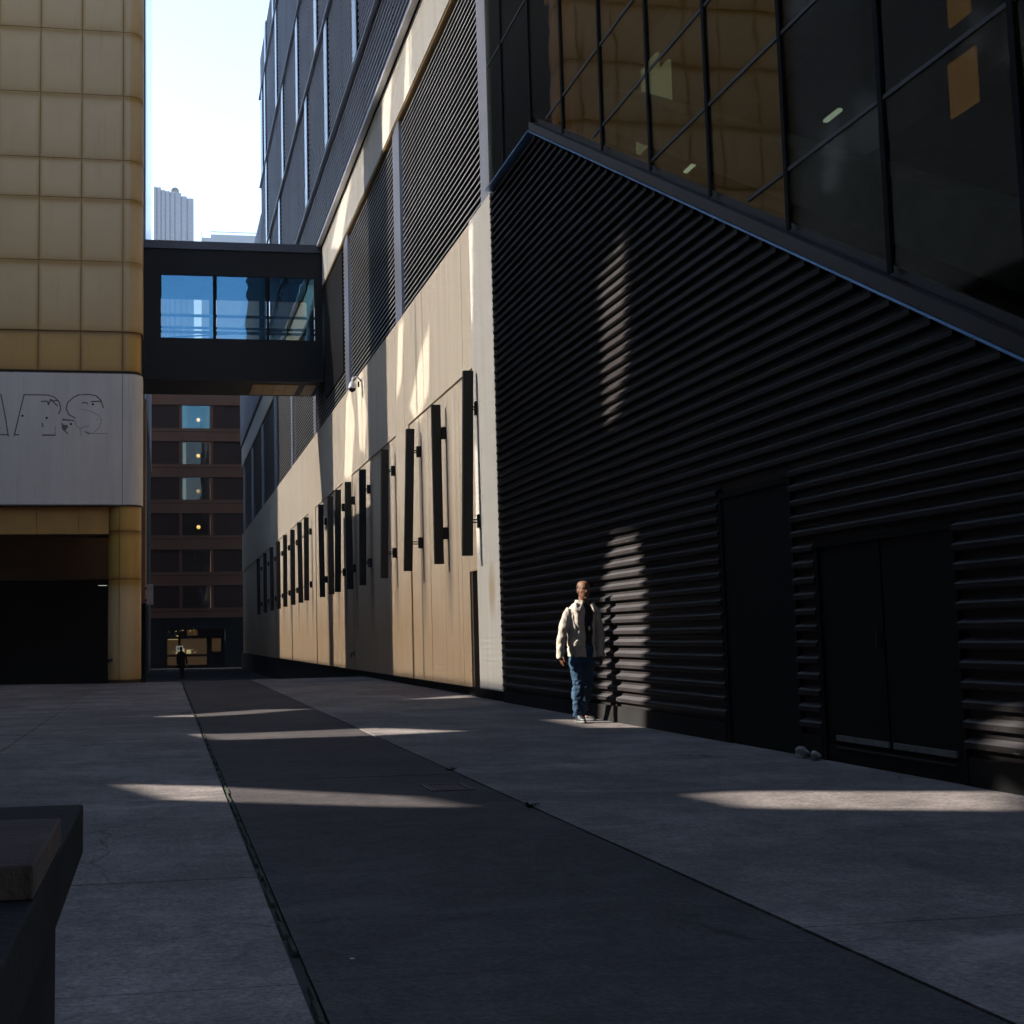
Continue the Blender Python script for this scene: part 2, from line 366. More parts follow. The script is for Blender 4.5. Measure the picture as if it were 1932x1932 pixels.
# moss in the joint and weeds
m = MB()
y = 2.5
rng = random.Random(3)
while y < 31:
    w = rng.uniform(.005, .016); h = rng.uniform(.001, .008); L = rng.uniform(.05, .22) * (1 + y * .06)
    if rng.random() < .85:
        x = .45 + rng.uniform(-.006, .006)
        m.hexa([(x - w, y, -.02), (x + w, y, -.02), (x + w * .8, y + L, -.02), (x - w * .9, y + L, -.02), (x - w * .5, y + .01, h), (x + w * .5, y + .01, h * .7), (x + w * .4, y + L - .01, h), (x - w * .5, y + L - .01, h * .6)])
    y += L * .9
tag(m.build('moss', 'moss'), 'green moss growing in the long joint between concrete and asphalt', 'moss', kind='stuff')
def weed(x, y, n, h, lab):
    m = MB(); rr = random.Random(int(x * 100 + y * 10))
    for k in range(n):
        a = rr.uniform(0, 2 * PI); l = h * rr.uniform(.5, 1.1); r0 = rr.uniform(0, .04)
        bx, by = x + math.cos(a) * r0, y + math.sin(a) * r0; tx, ty = bx + math.cos(a) * l * .7, by + math.sin(a) * l * .7
        w = .006
        m.poly([(bx - w * math.sin(a), by + w * math.cos(a), 0), (bx + w * math.sin(a), by - w * math.cos(a), 0), ((bx + tx) / 2 + w * math.sin(a), (by + ty) / 2 - w * math.cos(a), l * .6), (tx, ty, l * .75), ((bx + tx) / 2 - w * math.sin(a), (by + ty) / 2 + w * math.cos(a), l * .6)])
    tag(m.build('weed', 'moss', origin=(x, y, 0)), lab, 'weed', 'weeds in the pavement joints')
weed(2.32, 7.95, 20, .04, 'small weed tuft in the right edge of the asphalt, the nearer of two')
weed(2.33, 10.3, 16, .03, 'small weed tuft in the right edge of the asphalt, the farther of two')
# drain covers
def grate(x0, x1, y0, y1, lab):
    t_ = empty('drain_cover', ((x0 + x1) / 2, (y0 + y1) / 2, 0), lab, 'drain cover', 'drain covers in the paving')
    ox, oy = t_.location.x, t_.location.y
    f = MB(); w = .03
    for b in ((x0, x1, y0, y0 + w), (x0, x1, y1 - w, y1), (x0, x0 + w, y0 + w, y1 - w), (x1 - w, x1, y0 + w, y1 - w)): f.box(b[0] - ox, b[1] - ox, b[2] - oy, b[3] - oy, -.01, .006)
    f.build('frame', 'iron', t_)
    g = MB(); k = x0 + w + .01
    while k < x1 - w - .02: g.box(k - ox, k + .018 - ox, y0 + w - oy, y1 - w - oy, -.01, .004); k += .035
    g.build('bars', 'iron', t_)
    return t_
grate(1.88, 2.2, 8.95, 9.35, 'rusty iron drain grate in the asphalt, near its right edge')
grate(.22, .43, 19.1, 19.8, 'small iron drain grate in the concrete left of the asphalt')

# ------------------------------------------------------------------ right-hand building
WX = 5.6
B = empty('clad_building', (WX, 20.5, 0), 'dark slatted and beige concrete building along the whole right side of the alley', 'building')
def P(mb, name, m_, parent=B, **k):
    o = mb.build(name, m_, None, **k); o.parent = parent
    if parent: o.matrix_parent_inverse = Matrix.Translation(parent.location if parent.parent is None else (B.location)).inverted()
    return o
def pw(o, parent):   # parent keeping world coordinates (all buildings are modelled in world coordinates)
    o.parent = parent; bpy.context.view_layer.update(); o.matrix_parent_inverse = parent.matrix_world.inverted(); return o
def part(mb, name, m_, parent, lab=None, **k):
    o = pw(mb.build(name, m_, None, **k), parent)
    if lab: o['label'] = lab
    return o

# slat cladding: horizontal ribs, cut at the sloping edge and at the two doors
PITCH = .1388; Z0 = .34
def edge_z(y): return 8.73 if y >= 17.84 else 8.73 - .557 * (17.84 - y)
DOORS = [(10.50, 12.0, 2.50), (8.17, 10.13, 1.86)]
m = MB()
z = Z0 - PITCH
prof = lambda z: [(WX, z), (WX, z + .055), (WX - .056, z + .060), (WX - .060, z + .064), (WX - .060, z + .101), (WX - .058, z + .105), (WX, z + PITCH)]
k = 0
while z < 8.72:
    zt = z + PITCH
    y0 = 2.0
    if zt > edge_z(2.0): y0 = 17.84 - (8.73 - zt) / .557
    if zt > 8.73: break
    spans = [(y0, 20.44)]
    for (a, b, h) in DOORS:
        if z + .05 < h:
            ns = []
            for (s0, s1) in spans:
                if b <= s0 or a >= s1: ns.append((s0, s1))
                else:
                    if a > s0: ns.append((s0, a))
                    if b < s1: ns.append((b, s1))
            spans = ns
    p = prof(z)
    for s0, s1 in spans:
        i = len(m.v)
        # slanted lower end where the fascia cuts it
        for (yy) in (s0, s1): m.v += [(x, yy, zz) for x, zz in p]
        n = len(p)
        for j in range(n - 1): m.f.append((i + j, i + j + 1, i + n + j + 1, i + n + j))
        m.f.append(tuple(i + j for j in range(n))); m.f.append(tuple(i + n + j for j in range(n)))
    z = zt; k += 1
part(m, 'slat_cladding', 'slat', B)
m = MB()  # solid wall behind slats and everything above, down to the sloping edge
m.prism([(2.0, -.3), (20.44, -.3), (20.44, 8.75), (17.84, 8.75), (2.0, edge_z(2.0) + .05)], 'x', WX + .004, WX + .25)
part(m, 'backing_wall', 'slat', B)
m = MB().box(WX - .045, WX + .003, 2.0, 8.15, -.02, Z0 - PITCH + .0).box(WX - .045, WX + .003, 10.15, 10.48, -.02, Z0 - PITCH).box(WX - .045, WX + .003, 12.02, 20.44, -.02, Z0 - PITCH)
part(m, 'plinth', 'plinth', B)
# single door
d = MB().box(WX - .02, WX + .003, 10.50, 12.0, .0, 2.5)
dd_ = part(d, 'door', 'black', B, 'tall flat black single door in the slatted wall')
f = MB().box(WX - .04, WX - .021, 10.5, 10.56, 0, 2.5).box(WX - .04, WX - .021, 11.94, 12.0, 0, 2.5).box(WX - .04, WX - .021, 10.56, 11.94, 2.44, 2.5)
pw(f.build('frame', 'black'), dd_)
# double door with steel kick strips
d = MB().box(WX - .02, WX + .003, 8.17, 9.13, .16, 1.86).box(WX - .02, WX + .003, 9.16, 10.13, .16, 1.86).box(WX - .03, WX + .003, 8.17, 10.13, -.02, .15)
dd_ = part(d, 'double_door', 'black', B, 'low black double door with steel kick strips')
f = MB().box(WX - .045, WX - .031, 8.17, 8.22, 0, 1.86).box(WX - .045, WX - .031, 10.08, 10.13, 0, 1.86).box(WX - .045, WX - .031, 8.22, 10.08, 1.81, 1.86)
pw(f.build('frame', 'black'), dd_)
for a, b in ((8.3, 9.08), (9.15, 9.92)):
    pw(MB().box(WX - .04, WX - .021, a, b, .18, .225).build('kick_strip', 'iron_pale'), dd_)
pw(MB().box(WX - .045, WX - .031, 8.3, 9.92, .118, .132).build('threshold', 'iron'), dd_)
pw(MB().box(WX - .055, WX - .021, 9.2, 9.225, .95, 1.10).build('handle', 'iron'), dd_)
# sloping fascia and blue trim
def slope_bar(mb, x0, x1, lo, hi):
    y0, y1 = 2.0, 17.84
    mb.hexa([(x0, y0, edge_z(y0) + lo), (x1, y0, edge_z(y0) + lo), (x1, y1, 8.73 + lo), (x0, y1, 8.73 + lo),
             (x0, y0, edge_z(y0) + hi), (x1, y0, edge_z(y0) + hi), (x1, y1, 8.73 + hi), (x0, y1, 8.73 + hi)])
m = MB(); slope_bar(m, WX - .13, WX - .001, -.0, .022); m.box(WX - .14, WX - .001, 17.841, 20.42, 8.732, 8.76)
part(m, 'edge_trim', 'trim', B)
m = MB(); slope_bar(m, WX - .12, WX + .1, .031, .16)
part(m, 'fascia', 'fascia', B)
m = MB(); slope_bar(m, WX - .03, WX + .1, .162, .27)
part(m, 'upper_fascia', 'fascia', B)
m = MB().box(WX - .13, WX - .121, 7.3, 7.0, 2.9, 3.15)
# glazing
GT = 15.0
GX = 5.53
yp = [20.40, 19.42, 17.86, 16.35, 14.82, 13.28, 11.75, 10.2, 8.68, 7.15, 5.6, 4.1]
for i, (a, b) in enumerate(zip(yp, yp[1:])):
    zb0 = (8.73 if a > 17.84 else edge_z(a)) + .27; zb1 = (8.73 if b > 17.84 else edge_z(b)) + .27
    if a <= 20.41 and b >= 17.84: zb0 = zb1 = 8.76
    g = MB(); g.hexa([(GX, b, zb1), (GX + .02, b, zb1), (GX + .02, a, zb0), (GX, a, zb0), (GX, b, GT), (GX + .02, b, GT), (GX + .02, a, GT), (GX, a, GT)])
    part(g, 'glass_pane', 'glass_box' if a > 10.3 else 'glass_dim', B)
for a in yp[1:]:
    zb = (8.73 if a > 17.84 else edge_z(a)) + (.2 if a < 17.8 else .03)
    part(MB().box(GX - .022, GX - .002, a - .03, a + .03, zb, GT), 'mullion', 'black', B)
for zt in (10.9, 8.62, 7.55, 6.48, 5.2):
    y1 = 17.84 - (8.73 - zt + .3) / .557 if zt < 8.9 else 20.3
    part(MB().box(GX - .012, GX - .0015, 3.0, y1, zt, zt + .035), 'transom', 'fascia_light', B)
# inside the glass: floor slab edges, sloping stair, lights
m = MB()
for zz in (6.0, 9.6, 13.2): m.box(7.2, 9.5, 2.0, 20.3, zz, zz + .45)
part(MB().box(9.5, 9.7, 2.0, 20.3, .0, GT), 'interior_wall', 'dark', B)
part(m, 'interior_floor', mat('interior_grey', (.16, .17, .15), .8), B)
m = MB(); m.hexa([(6.3, 6.0, 2.3), (6.9, 6.0, 2.3), (6.9, 17.0, 8.5), (6.3, 17.0, 8.5), (6.3, 6.0, 2.9), (6.9, 6.0, 2.9), (6.9, 17.0, 9.1), (6.3, 17.0, 9.1)])
part(m, 'escalator_balustrade', mat('pale_balustrade', (.5, .54, .48), .6), B)
tube = emit('fluorescent', (.8, 1, .8), .3)
m = MB()
for (y, z_, L) in ((11.7, 6.5, .3), (15.1, 7.3, .5), (13.6, 9.3, .9), (16.2, 11.2, .9)): pw(MB().box(6.95, 7.0, y, y + L, z_, z_ + .03).build('lamp_tube', tube), B)
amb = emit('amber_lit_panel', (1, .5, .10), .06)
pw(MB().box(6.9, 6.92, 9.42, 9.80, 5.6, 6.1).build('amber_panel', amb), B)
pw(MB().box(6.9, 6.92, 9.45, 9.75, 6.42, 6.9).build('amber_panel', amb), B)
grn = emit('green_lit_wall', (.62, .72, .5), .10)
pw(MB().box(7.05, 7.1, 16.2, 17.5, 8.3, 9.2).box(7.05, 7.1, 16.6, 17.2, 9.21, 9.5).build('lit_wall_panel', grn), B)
part(MB().box(5.9, 12, 1.9, 1.98, -.3, 24).box(12, 12.2, 2, 95, -.3, 34).box(5.56, 12, 2, 20.6, GT + .002, 36), 'shell', 'bridge', B)

# beige corner pillar
m = MB()
m.hexa([(5.55, 20.45, .17), (6.1, 20.45, .17), (6.1, 22.0, .17), (5.55, 22.0, .17), (5.55, 20.45, 8.72), (6.1, 20.45, 8.72), (6.1, 22.0, 8.72), (5.55, 22.0, 8.72)])
part(m, 'corner_pillar', 'pillar', B, bevel=.01)
part(MB().box(5.62, 6.1, 20.45, 22.9, -.3, .168).box(5.66, 6.1, 22.9, 95, -1.3, .158), 'plinth', 'plinth', B)
# beige wall panels: lower recessed, upper, joint line at 6.0
part(MB().box(5.78, 6.05, 22.0, 22.9, .17, 2.29).box(5.60, 5.779, 22.55, 22.64, .17, 2.288), 'side_door', 'doorbrown', B, 'brown door in a recess beside the corner pillar')
lower = MB(); upper = MB(); rr = random.Random(11)
cuts = [22.92]
while cuts[-1] < 92: cuts.append(cuts[-1] + rr.choice([.42, .5, .58, .6, .66, .72, .9, .3]))
cuts[-1] = 92
pil = [(28.7, 30.4), (37.8, 39.5), (47.4, 49.1), (56.3, 57.9), (65, 66.6)]
def rec(y): return 5.6 if any(a - .3 < y < b - .1 for a, b in pil) else 5.635
lower.box(5.635, 6.05, 22.006, 22.9, 2.30, 6.02)
upper.box(5.6, 6.05, 22.006, 22.9, 6.034, 8.74)
for a, b in zip(cuts, cuts[1:]):
    x = rec((a + b) / 2); e = rr.uniform(0, .006); g1 = rr.choice([.006, .006, .007, .016])
    lower.box(x + e, 6.05, a + g1 / 2, b - .003, .16, 6.02 if x > 5.62 else 6.0335)
cuts2 = [22.92]
while cuts2[-1] < 92: cuts2.append(cuts2[-1] + rr.choice([.5, .6, .66, .8, 1.1]))
cuts2[-1] = 92
for a, b in zip(cuts2, cuts2[1:]): upper.box(5.6 + rr.uniform(0, .005), 6.05, a + .003, b - .003, 6.034, 8.74)
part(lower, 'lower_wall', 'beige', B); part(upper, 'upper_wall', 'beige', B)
part(MB().box(5.70, 6.04, 22.9, 92, .16, 8.73), 'joint_backing', 'crack', B)
# fascia band and soffit
m = MB(); c = 20.2
while c < 92:
    e = c + 4.36; m.box(5.6, 6.4, c + .004, min(e, 92) - .004, 13.72, 15.12); c = e
part(m, 'concrete_band', M['pillar'], B)
part(MB().box(5.62, 6.3, 20.2, 92, 13.66, 13.715), 'soffit', 'soffit', B)
# louvre bays between metal columns
cols = [20.3 + 8.73 * i for i in range(9)]
widths = 1.0
for i, c0 in enumerate(cols):
    xw = WX + .03 if i else WX - .02
    cm = MB().box(xw, xw + .4, c0, c0 + .62, 8.76, 13.65 if i else 24).box(xw + .02, xw + .4, c0 + .63, c0 + .95, 8.76, 13.65 if i else 24)
    part(cm, 'column', 'colmetal', B)
for i, (a, b) in enumerate(zip(cols, cols[1:])):
    a += .96; m = MB(); lip = MB(); z = 8.80
    segs = [(a, b)]
    if i == 2: segs = [(a + 2.5, a + 2.5)]
    if i == 2: a2, b2 = a, b - 0.0
    while z < 13.6:
        y0, y1 = (a, b)
        X0 = WX + .10
        # thin front lip, blade sloping up and back
        lip.quad((X0 - .004, y0, z - .002), (X0 - .004, y1, z - .002), (X0 - .004, y1, z + .034), (X0 - .004, y0, z + .034))
        lip.quad((X0 - .004, y0, z + .034), (X0 - .004, y1, z + .034), (X0 + .02, y1, z + .045), (X0 + .02, y0, z + .045))
        m.quad((X0, y0, z + .028), (X0, y1, z + .028), (X0 + .13, y1, z + .125), (X0 + .13, y0, z + .125))
        m.quad((X0, y0, z), (X0, y1, z), (X0 + .13, y1, z + .10), (X0 + .13, y0, z + .10))
        z += .138
    lo_ = part(m, 'louvre', 'recess', B)
    pw(lip.build('blade_edges', 'louvre'), lo_)
part(MB().box(WX + .26, WX + .35, 21, 92, 8.742, 13.65), 'louvre_backing', 'recess', B)
part(MB().box(WX + .05, WX + .25, 39.2, 43.78, 9.6, 13.6), 'dark_panel', 'bridge', B)
part(MB().box(5.62, 5.95, 21.3, 92, 8.742, 8.78), 'sill', 'black', B)
# upper ribbed storeys with strip windows
FL = [15.12, 17.6, 22.3, 27.1, 32.4, 35.0]
WIN = {1: [34.3, 40.8, 46.9, 58.5, 64.5], 2: [43.5, 50.0, 56.5, 66.0], 3: [48, 59.5, 66.5, 68.6], 4: [61, 66], 0: []}
SEAM = [24.6, 29, 33.4, 37.7, 42, 46.4, 50.8, 55.1, 59.5, 63.8]
for i, (za, zb) in enumerate(zip(FL, FL[1:])):
    yend = 70.6; y0 = 21.0
    m = MB(); z = za + .16
    wins = sorted(WIN[i]); segs = []; c = y0
    for w in wins: segs.append((c, w)); c = w + .75
    segs.append((c, yend))
    allsegs = []
    for s0, s1 in segs:
        cc = [s0] + [q for q in SEAM if s0 + .2 < q < s1 - .2] + [s1]
        allsegs += [(u + .02, v - .02) for u, v in zip(cc, cc[1:])]
    for s0, s1 in allsegs:
        m = MB(); z = za + .16
        while z < zb - .12:
            m.quad((5.52, s0, z), (5.52, s1, z), (5.52, s1, z + .075), (5.52, s0, z + .075))
            m.quad((5.52, s0, z + .075), (5.52, s1, z + .075), (5.559, s1, z + .105), (5.559, s0, z + .105))
            m.quad((5.52, s0, z), (5.52, s1, z), (5.559, s1, z + .001), (5.559, s0, z + .001))
            z += .205
        part(m, 'ribbed_panel', 'rib', B)
    part(MB().box(5.56, 5.7, y0, yend, za, zb), 'panel_backing', 'black', B)
    part(MB().box(5.41, 5.559, y0, yend, za + .015, za + .09), 'ledge', 'trim_pale', B)
    for w in wins:
        wo_ = part(MB().box(5.455, 5.54, w + .03, w + .72, za + .3, zb - .12), 'strip_window', 'glass_strip', B)
        pw(MB().box(5.48, 5.555, w - .02, w + .025, za + .1, zb - .05).box(5.48, 5.555, w + .725, w + .765, za + .1, zb - .05).build('window_frame', 'black'), wo_)
part(MB().box(5.58, 12, 21, 70.6, 35.0, 35.15), 'roof', 'bridge', B)
part(MB().box(5.56, 12, 70.55, 70.6, 15.2, 34.9), 'end_wall', 'rib', B)
m = MB(); z = 15.3
while z < 25.6:
    m.box(5.5, 5.56, 70.65, 92, z, z + .06); z += .125
part(m, 'lower_wing_ribs', 'rib', B)
part(MB().box(5.561, 12, 70.62, 92, 15.13, 25.7), 'lower_wing', 'bridge', B)

# ------------------------------------------------------------------ fins and fixtures on the beige wall
ordn = ['second', 'third', 'fourth', 'fifth', 'sixth', 'seventh', 'eighth', 'ninth', 'tenth', 'eleventh', 'twelfth', 'thirteenth', 'fourteenth', 'fifteenth', 'sixteenth', 'seventeenth']
def fin(y, x, tilt, z0, z1, lab):
    t_ = empty('wall_fin', (x, y, z0), lab, 'wall fin', 'black fins standing off the beige wall')
    b = MB(); w = .095; dpt = .05
    xt, xb = -tilt * .15, tilt * .85
    b.hexa([(xb - w, -dpt, 0), (xb + w, -dpt, 0), (xb + w, dpt, 0), (xb - w, dpt, 0), (xt - w, -dpt, z1 - z0), (xt + w, -dpt, z1 - z0), (xt + w, dpt, z1 - z0), (xt - w, dpt, z1 - z0)])
    o = b.build('fin_bar', 'fin', t_, bevel=.012)
    for zz in (.62, 2.66):
        u = 1 - zz / (z1 - z0); xx = xt + (xb - xt) * u
        wx = (rec(y) if y > 22.9 else 5.6) - x
        br = MB().box(wx - .09, wx - .001, -.065, .065, zz - .12, zz + .12)
        bo = br.build('bracket_plate', 'fin', t_, bevel=.008)
        MB().box(xx + w - .01, wx - .03, -.012, .012, zz - .035, zz - .012).box(xx + w - .01, wx - .03, -.012, .012, zz + .012, zz + .035).build('bracket_arm', 'fin', t_)
fin(21.72, 5.385, -.09, 2.52, 5.86, 'black vertical fin nearest the corner pillar, largest of the row')
F2 = FINS
for i, (y, x, tl, z0, z1) in enumerate(F2):
    fin(y, x, tl, z0, z1, f'black vertical fin on the beige wall, {ordn[i]} in the row from the corner pillar')
# dome camera
t_ = empty('security_camera', (5.6, 35.1, 8.35), 'white dome security camera on a curved arm at the top of the beige wall', 'security camera')
t_.scale = (.8, .8, .8)
m = MB().box(-.03, 0, -.09, .09, -.12, .25); m.build('wall_plate', 'white', t_, bevel=.01)
m = MB(); pts = [(-.03, 0, .1), (-.12, 0, .22), (-.25, 0, .26), (-.34, 0, .2), (-.36, 0, .08)]
for a, b in zip(pts, pts[1:]): m.tube(a, b, .035, 10)
m.build('arm', 'white', t_, smooth=True)
def lathe(prof, n=24, cx=0, cy=0):
    mb = MB(); i = 0
    for r, z in prof:
        for k in range(n): a = 2 * PI * k / n; mb.v.append((cx + r * math.cos(a), cy + r * math.sin(a), z))
    for j in range(len(prof) - 1):
        for k in range(n): mb.f.append((j * n + k, j * n + (k + 1) % n, (j + 1) * n + (k + 1) % n, (j + 1) * n + k))
    return mb
lathe([(.03, .1), (.07, .08), (.12, -.02), (.15, -.12), (.15, -.16), (.13, -.17)], cx=-.36).build('housing', 'white', t_, smooth=True)
lathe([(.13, -.165), (.125, -.2), (.10, -.25), (.05, -.285), (.001, -.295)], cx=-.36).build('dome', 'black', t_, smooth=True)
m = MB().box(-.16, -.10, -.03, .03, -.1, .09); m.build('junction_box', 'black', t_)
t_ = empty('wall_tap', (5.635, 37.5, .62), 'small pipe outlet low on the beige wall', 'pipe outlet')
m = MB().box(-.03, -.002, -.05, .05, -.08, .08); m.build('plate', 'grime', t_)
m = MB(); m.tube((-.03, 0, .02), (-.12, 0, .02), .03); m.tube((-.12, 0, .03), (-.12, 0, -.1), .028); m.build('spout', 'grime', t_)

# rubble beside the door
for i, (x, y, s_, lab) in enumerate(((5.46, 10.33, .06, 'pale lump of rubble between the two black doors, the one farther from the double door'), (5.47, 10.12, .045, 'smaller pale lump of rubble at the edge of the double door'))):
    bm = bmesh.new(); bmesh.ops.create_icosphere(bm, subdivisions=3, radius=s_)
    rr = random.Random(i + 5)
    for v in bm.verts:
        n_ = math.sin(v.co.x * 60 + i) * math.sin(v.co.y * 50) * .2 + math.sin(v.co.z * 80 + v.co.x * 30) * .12
        v.co *= (1 + n_); v.co.z = max(v.co.z * 1.1, -s_ * .7) + s_ * .7
    me = bpy.data.meshes.new('rubble_lump'); bm.to_mesh(me); bm.free(); me.materials.append(M['rubble'])
    o = bpy.data.objects.new('rubble_lump', me); S.collection.objects.link(o); o.location = (x, y, 0)
    tag(o, lab, 'rubble', 'pale lumps by the doors')

# ------------------------------------------------------------------ gold tower at left
T = empty('gold_tiled_building', (-1.1, 34.5, 0), 'gold tiled building with a rounded corner, grey sign panel and round column at the left', 'building')
GL, GD = -8.0, 35.75
XR = -.60; RAD = .42
def path(off=0):
    """outer path of the facade in plan: from the left end, round the right corner, and back along the side"""
    xs = [GL] + [v for v in [-1.14 - 1.13 * k for k in range(7, -1, -1)] if v > GL]
    pts = [(x, 34.5 - off) for x in xs]
    arc = [(XR - RAD + (RAD + off) * math.sin(a), 34.5 + RAD - (RAD + off) * math.cos(a)) for a in [PI / 2 * k / 12 for k in range(0, 13)]]
    return pts, arc
def cladding(zs, name, m_, gap=.014, off=0, thick=.03, cell_h=None, joints=True):
    mb = MB(); flat, arc = path(off)
    def tile(pl, za, zb):
        # pl: polyline in plan; build outer face with pillowed edge and side returns
        n = len(pl); L = [0]
        for a, b in zip(pl, pl[1:]): L.append(L[-1] + math.dist(a, b))
        tot = L[-1]
        for k in range(n - 1):
            u0, u1 = L[k] / tot, L[k + 1] / tot
            (x0, y0), (x1, y1) = pl[k], pl[k + 1]
            mb.quad((x0, y0, za), (x1, y1, za), (x1, y1, zb), (x0, y0, zb), [(u0, 0), (u1, 0), (u1, 1), (u0, 1)])
            mb.quad((x0, y0 + thick, za), (x1, y1 + thick, za), (x1, y1, za), (x0, y0, za), [(u0, 0), (u1, 0), (u1, 0), (u0, 0)])
            mb.quad((x0, y0, zb), (x1, y1, zb), (x1, y1 + thick, zb), (x0, y0 + thick, zb), [(u0, 1), (u1, 1), (u1, 1), (u0, 1)])
        for (x, y), u in ((pl[0], 0), (pl[-1], 1)):
            mb.quad((x, y, za), (x, y + thick, za), (x, y + thick, zb), (x, y, zb), [(u, 0), (u, 0), (u, 1), (u, 1)])
    xs = [p[0] for p in flat]
    if not joints: xs = [xs[0], xs[-1]]
    for za, zb in zip(zs, zs[1:]):
        for a, b in zip(xs, xs[1:]):
            tile([(a + gap / 2, flat[0][1]), (b - gap / 2, flat[0][1])], za + gap / 2, zb - gap / 2)
        cpl = [(xs[-1] + gap / 2, flat[0][1])] + arc[1:] + [(arc[-1][0], 35.6)]
        tile(cpl, za + gap / 2, zb - gap / 2)
    o = mb.build(name, m_); pw(o, T)
    return o
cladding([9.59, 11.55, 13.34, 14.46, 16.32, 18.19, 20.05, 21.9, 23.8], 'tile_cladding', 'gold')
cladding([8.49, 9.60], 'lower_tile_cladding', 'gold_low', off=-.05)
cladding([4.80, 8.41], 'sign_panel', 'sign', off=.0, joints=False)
def core(z0, z1, off, name, m_='joint'):
    flat, arc = path(-off); pl = [(GL, flat[0][1])] + arc + [(XR - off, GD), (GL, GD)]
    mb = MB(); mb.prism(pl, 'z', z0, z1); return part(mb, name, m_, T)
core(8.44, 23.8, .075, 'core'); core(4.78, 8.43, .02, 'sign_core', 'grime'); core(8.425, 8.455, .03, 'shadow_gap', 'black')
# ghost lettering left by removed letters
SP = 34.4985
ST = [[(-4.36, 7.8), (-4.24, 7.2), (-4.15, 6.64)], [(-4.37, 6.69), (-4.15, 6.69)], [(-3.75, 7.79), (-3.87, 7.27), (-4.0, 6.65)], [(-3.99, 6.7), (-3.87, 6.69)], [(-3.75, 7.79), (-3.43, 7.79), (-3.14, 7.79), (-2.96, 7.74), (-2.83, 7.61), (-2.79, 7.47), (-2.8, 7.35), (-2.84, 7.27)], [(-3.31, 7.61), (-3.13, 7.62), (-3.11, 7.51)], [(-3.11, 7.51), (-3.05, 7.68), (-2.96, 7.58), (-2.86, 7.49)], [(-3.05, 7.63), (-2.84, 7.64)], [(-3.26, 6.69), (-2.91, 6.69)], [(-3.27, 7.02), (-3.26, 6.91)], [(-2.26, 7.81), (-2.03, 7.82), (-1.85, 7.79), (-1.72, 7.67), (-1.65, 7.45)], [(-2.28, 7.82), (-2.44, 7.74), (-2.6, 7.59), (-2.64, 7.43), (-2.57, 7.26), (-2.39, 7.16)], [(-2.22, 7.58), (-2.12, 7.6), (-2.06, 7.55)], [(-1.99, 7.62), (-1.72, 7.64)], [(-2.75, 7.12), (-2.41, 7.09)], [(-2.75, 7.03), (-2.73, 6.87), (-2.59, 6.73)], [(-2.14, 6.8), (-2.01, 6.73)]]
FAINT = [[(-2.24, 7.41), (-1.96, 7.35)], [(-2.39, 7.08), (-2.37, 6.94), (-2.27, 6.89), (-2.01, 6.96)], [(-1.96, 7.35), (-1.78, 7.25), (-1.7, 7.11), (-1.76, 6.92), (-1.89, 6.78), (-2.01, 6.73)], [(-2.01, 6.74), (-1.53, 6.75)], [(-2.27, 6.89), (-2.25, 6.68)], [(-2.92, 6.93), (-2.93, 6.7)]]
m = MB()
LET = {'A': [], 'R': [], 'S': []}
for s_ in ST: LET['A' if s_[0][0] < -4.1 else 'R' if s_[0][0] < -2.79 else 'S'].append(s_)
for s_ in ST[:2]: m.stroke(s_, .034, SP)
pw(m.build('ghost_letter', 'grime'), T); m = MB()
for s_ in LET['R']: m.stroke(s_, .034, SP)
m.stroke([(-3.27, 6.69), (-2.91, 6.69)], .04, SP - .0006)
pass
pw(m.build('ghost_letter', 'grime'), T); m = MB()
for s_ in LET['S']: m.stroke(s_, .034, SP)
m.stroke([(-2.75, 7.12), (-2.62, 7.11)], .045, SP - .0006)
m.poly([(-2.74, SP - .0004, 6.98), (-2.60, SP - .0004, 6.97), (-2.58, SP - .0004, 6.93), (-2.64, SP - .0004, 6.84), (-2.70, SP - .0004, 6.82)])
pw(m.build('ghost_letter', 'grime'), T)
m = MB()
for s_ in FAINT: m.stroke(s_, .024, SP)
pw(m.build('faint_lettering', mat('faint_grime', (.40, .35, .32), .9, 0, .3, 12)), T)
m = MB()
for (x, z) in [(-3.79, 7.21), (-3.15, 7.16), (-2.51, 7.0), (-1.93, 7.55), (-2.01, 6.78), (-4.35, 6.88), (-1.81, 7.13), (-2.55, 7.13), (-3.24, 6.94)]:
    r = .032 if (x, z) in [(-3.79, 7.21), (-3.15, 7.16), (-2.51, 7.0), (-1.93, 7.55)] else .013
    m.poly([(x + r * math.cos(k * PI / 5), SP - .001, z + r * math.sin(k * PI / 5)) for k in range(10)])
pw(m.build('bolt_holes', 'black'), T)
part(MB().box(-1.146, -1.130, 34.497, 34.499, 4.82, 8.39), 'panel_joint', 'grime', T)
# lintel, soffit, column, recess
m = MB()
for a, b in zip([-8.0, -7.8, -6.65, -5.5, -4.42, -3.42, -2.31], [-7.8, -6.65, -5.5, -4.42, -3.42, -2.31, -1.5]):
    i0 = len(m.f); m.box(a + .006, b - .006, 34.78, 34.84, 4.03, 4.76)
part(m, 'lintel', mat('gold_lintel', (.46, .25, .06), .45, 0, .15, 1.5), T)
part(MB().box(GL, -1.3, 34.85, 35.7, 4.0, 4.75), 'lintel_core', 'joint', T)
part(MB().box(GL, -.75, 38.0, 38.2, 2.95, 8.4), 'inner_beam', mat('inner_gold_beam', (.13, .075, .03), .5, 0, .15, 1.2), T)
part(MB().box(GL, -.75, 35.75, 41, 8.41, 8.6), 'podium_roof', 'black', T)
part(MB().box(GL, -.9, 40.8, 41, -.4, 8.4), 'garage_wall', 'dark', T)
part(MB().box(-8.3, GL, 34.6, 41, -.4, 8.6), 'end_wall', 'gold_low', T)
